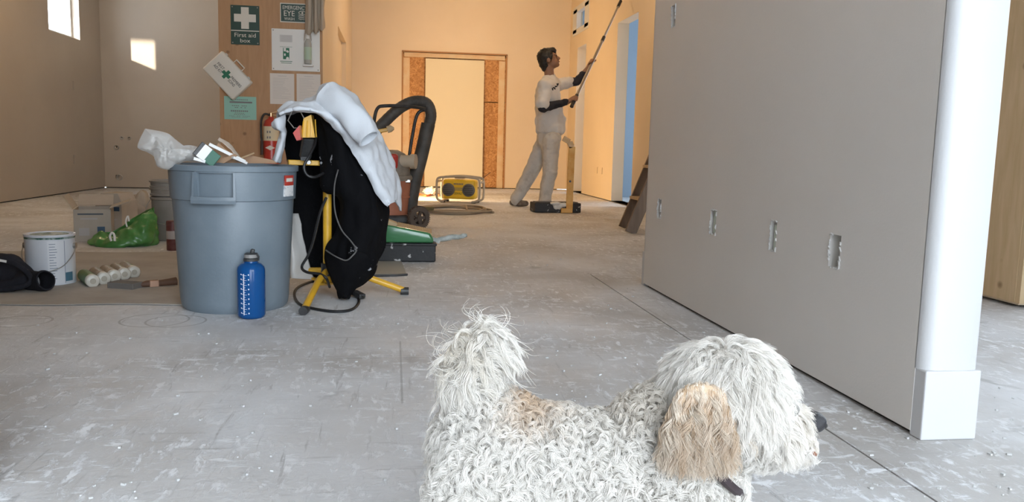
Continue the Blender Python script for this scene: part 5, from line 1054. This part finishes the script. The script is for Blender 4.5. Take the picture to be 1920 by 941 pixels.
# body coat
NB = 14500
p, n = sample(bme, NB, lambda c: near_w(c)*(~ishead(c))*(~istail(c))*np.where(c[:, 2] < .12, .25, 1.))
flow = np.stack([-.25+rng.normal(0, .75, NB), rng.normal(0, .3, NB), -.75+rng.normal(0, .55, NB)], 1)
top = ramp_(p[:, 2], .29, .325); f = np.exp(-((p[:, 0]-.035)/.035)**2)*top; g = .55*top*ramp_(p[:, 0], .05, .10)+.12*rng.random(NB)
col = colmix(colmix(np.tile(WHT, (NB, 1)), CRM*.97, np.clip(g, 0, 1)), TAN, np.clip(f*.95, 0, 1))
Lb = rng.uniform(.019, .030, NB)*np.where(p[:, 2] > .30, .70, 1.)
o1 = fur('body_fur', [dict(p=p, n=n, flow=flow, L=Lb, R=.0046, turns=.95, lift=.32, k=12, w=.0027, col=col, droop=.12)], FURM)
# head coat
NH = 4000
p, n = sample(bme, NH, lambda c: near_w(c)*ishead(c)*np.where((c[:, 0] > .398) & (c[:, 2] > .288), .0, 1.))
muz = ramp_(p[:, 0], .345, .37)*ramp_(.345-p[:, 2], 0, .02); brow = ramp_(p[:, 0], .315, .345)*ramp_(p[:, 2], .335, .355)
base = unit(p-np.array([.285, 0, .425]))+np.stack([rng.normal(0, .38, NH), rng.normal(0, .3, NH), -.25+rng.normal(0, .3, NH)], 1)
fm = np.stack([.05+rng.normal(0, .18, NH), rng.normal(0, .2, NH), -1+rng.normal(0, .12, NH)], 1); fb2 = np.stack([.5+rng.normal(0, .4, NH), rng.normal(0, .35, NH), -.55+rng.normal(0, .4, NH)], 1)
flow = base*(1-np.maximum(muz, brow))[:, None]+fm*muz[:, None]+fb2*brow[:, None]
col = colmix(np.tile(WHT*1.03, (NH, 1)), CRM, .25*rng.random(NH)+.35*muz)
Lh = np.where(muz > .5, np.clip(.004+(.345-p[:, 2])*.2, .008, .02)+rng.uniform(.010, .020, NH), np.where(brow > .5, rng.uniform(.026, .038, NH), rng.uniform(.034, .050, NH)))
front = ramp_(p[:, 0], .385, .41); Lh = Lh*(1-.55*front)
sel = (muz > .5); o2 = fur('head_fur', [dict(p=p[~sel], n=n[~sel], flow=flow[~sel], L=Lh[~sel], R=.0050, turns=.75, lift=.25, k=17, w=.0042, col=col[~sel], droop=.2), dict(p=p[sel], n=n[sel], flow=flow[sel], L=Lh[sel]*1.15, R=.0026, turns=1.0, lift=.18, k=13, w=.0042, col=col[sel], droop=.2)], FURM)
# ears
for e, s_ in zip(ears, (-1, 1)):
    NE = 700 if s_ < 0 else 350
    p, n = sample(e.data, NE, lambda c: np.where(c[:, 1]*s_ > .078, 1., .25)*np.where(c[:, 2] > .372, .5, 1.))
    n = unit(n*.35+np.array([0, s_*1., 0]))
    flow = np.stack([(p[:, 0]-.243)*2.6*ramp_(p[:, 2], .33, .37)+rng.normal(.02, .12, NE), rng.normal(0, .1, NE), -1+rng.normal(0, .1, NE)], 1)
    low = ramp_(.32-p[:, 2], 0, .05); f = np.clip(rng.beta(1.2, 1.4, NE)+.30*low-.05, 0, 1); col = colmix(colmix(np.tile(np.array([.70, .615, .515]), (NE, 1)), LTAN, np.clip(f*1.5-.1, 0, 1)), TAN*.82, np.clip((f-.5)*2.2, 0, 1))
    Le = np.clip((p[:, 2]-.290)*.95+.012, .016, .075)*rng.uniform(.85, 1.15, NE)
    ef = fur('fur', [dict(p=p, n=n, flow=flow, L=Le, R=.0042, turns=2.3, lift=.10, k=22, w=.0040, col=col, droop=.1, jit=.0009)], FURM)
    e.data = dworld(e.data); e.parent = dog; e.matrix_parent_inverse = parent_mx(dog).inverted(); ef.name = 'ear_fur'; ef.parent = e; ef.matrix_parent_inverse = parent_mx(dog).inverted() @ parent_mx(dog)
    ef.matrix_parent_inverse = Matrix()
# tail
NT = 900
p, n = sample(bme, NT, lambda c: istail(c)*1.)
up = ramp_(p[:, 2], .36, .41)
flow = np.stack([.25+rng.normal(0, .5, NT)+.5*up, rng.normal(0, .45, NT), -.65+rng.normal(0, .4, NT)+.35*up], 1)
col = colmix(np.tile(WHT, (NT, 1)), np.array([.68, .60, .48]), np.clip(.2*rng.random(NT)+.8*ramp_(-.055-p[:, 0], -.02, .02)*ramp_(p[:, 2], .36, .40)*rng.random(NT), 0, 1))
sp_ = rng.choice(NT, 80, replace=False)
flow2 = np.stack([rng.normal(.3, .8, 80), rng.normal(0, .5, 80), rng.uniform(.0, .9, 80)], 1)
o3 = fur('tail_fur', [dict(p=p, n=n, flow=flow, L=rng.uniform(.024, .044, NT), R=.0060, turns=.8, lift=.26, k=18, w=.0045, col=col, droop=.40), dict(p=p[sp_][up[sp_] > .2], n=n[sp_][up[sp_] > .2], flow=flow2[up[sp_] > .2], L=rng.uniform(.045, .065, int((up[sp_] > .2).sum())), R=.011, turns=.8, lift=.55, k=3, w=.004, col=col[sp_][up[sp_] > .2], droop=.35, jit=.003)], FURM)
dworld(bme); body.parent = dog; body.matrix_parent_inverse = parent_mx(dog).inverted()
for o in (o1, o2, o3): o.parent = dog; o.matrix_parent_inverse = parent_mx(dog).inverted()
NOSE = mat('dog_nose', (.018, .016, .018), .35, bump=.3, bscale=900)
b = MB().ell((.416, 0, .309), (.018, .0175, .0155), 3).ell((.425, -.006, .312), (.008, .009, .009), 2).ell((.425, .006, .312), (.008, .009, .009), 2); nz = organic('nose', b, .0022, NOSE, None, 2); dworld(nz.data); nz.parent = dog; nz.matrix_parent_inverse = parent_mx(dog).inverted()
for s_ in (-1, 1):
    b = MB().ell((.4305, s_*.0085, .307), (.003, .003, .0035), 2); q = b.build('nostril', DARK, None, True); dworld(q.data); q.parent = nz; 
    b = MB().ell((.376, s_*.034, .336), (.009, .006, .009), 3); q = b.build('eye', mat('dog_eye', (.012, .008, .006), .1), None, True); dworld(q.data); q.parent = dog; q.matrix_parent_inverse = parent_mx(dog).inverted()
q = MB().ell((.411, -.010, .272), (.011, .012, .005), 3, Euler((0, .5, 0)).to_matrix()).build('lip', mat('dog_lip', (.22, .10, .06), .5), None, True); dworld(q.data); q.parent = dog; q.matrix_parent_inverse = parent_mx(dog).inverted()
ca = Vector((.20, 0, .335)); cb_ = Vector((.318, 0, .215)); cen = (ca+cb_)/2; ax1 = (ca-cb_)/2; ring_ = [cen+ax1*math.cos(a_)+Vector((0, .082, 0))*math.sin(a_) for a_ in [2*math.pi*k/40 for k in range(40)]]
collar = MB().tube(ring_, .0065, 8, closed=True).build('collar', mat('dark_collar', (.035, .022, .025), .6), None, True); dworld(collar.data); collar.parent = dog; collar.matrix_parent_inverse = parent_mx(dog).inverted()
q0 = Vector((.312, -.035, .212)); b = MB().tube(curve([q0, q0+Vector((.004, -.003, -.008)), q0+Vector((.002, -.004, -.02)), q0+Vector((-.004, -.003, -.024))], 14), .0016, 6); q = b.build('tag_ring', STEEL, None, True); dworld(q.data); q.parent = collar
q = MB().cyl(q0+Vector((-.004, -.006, -.034)), q0+Vector((-.004, -.003, -.034)), .013, 20).build('name_tag', WHITE, None, True); dworld(q.data); q.parent = collar
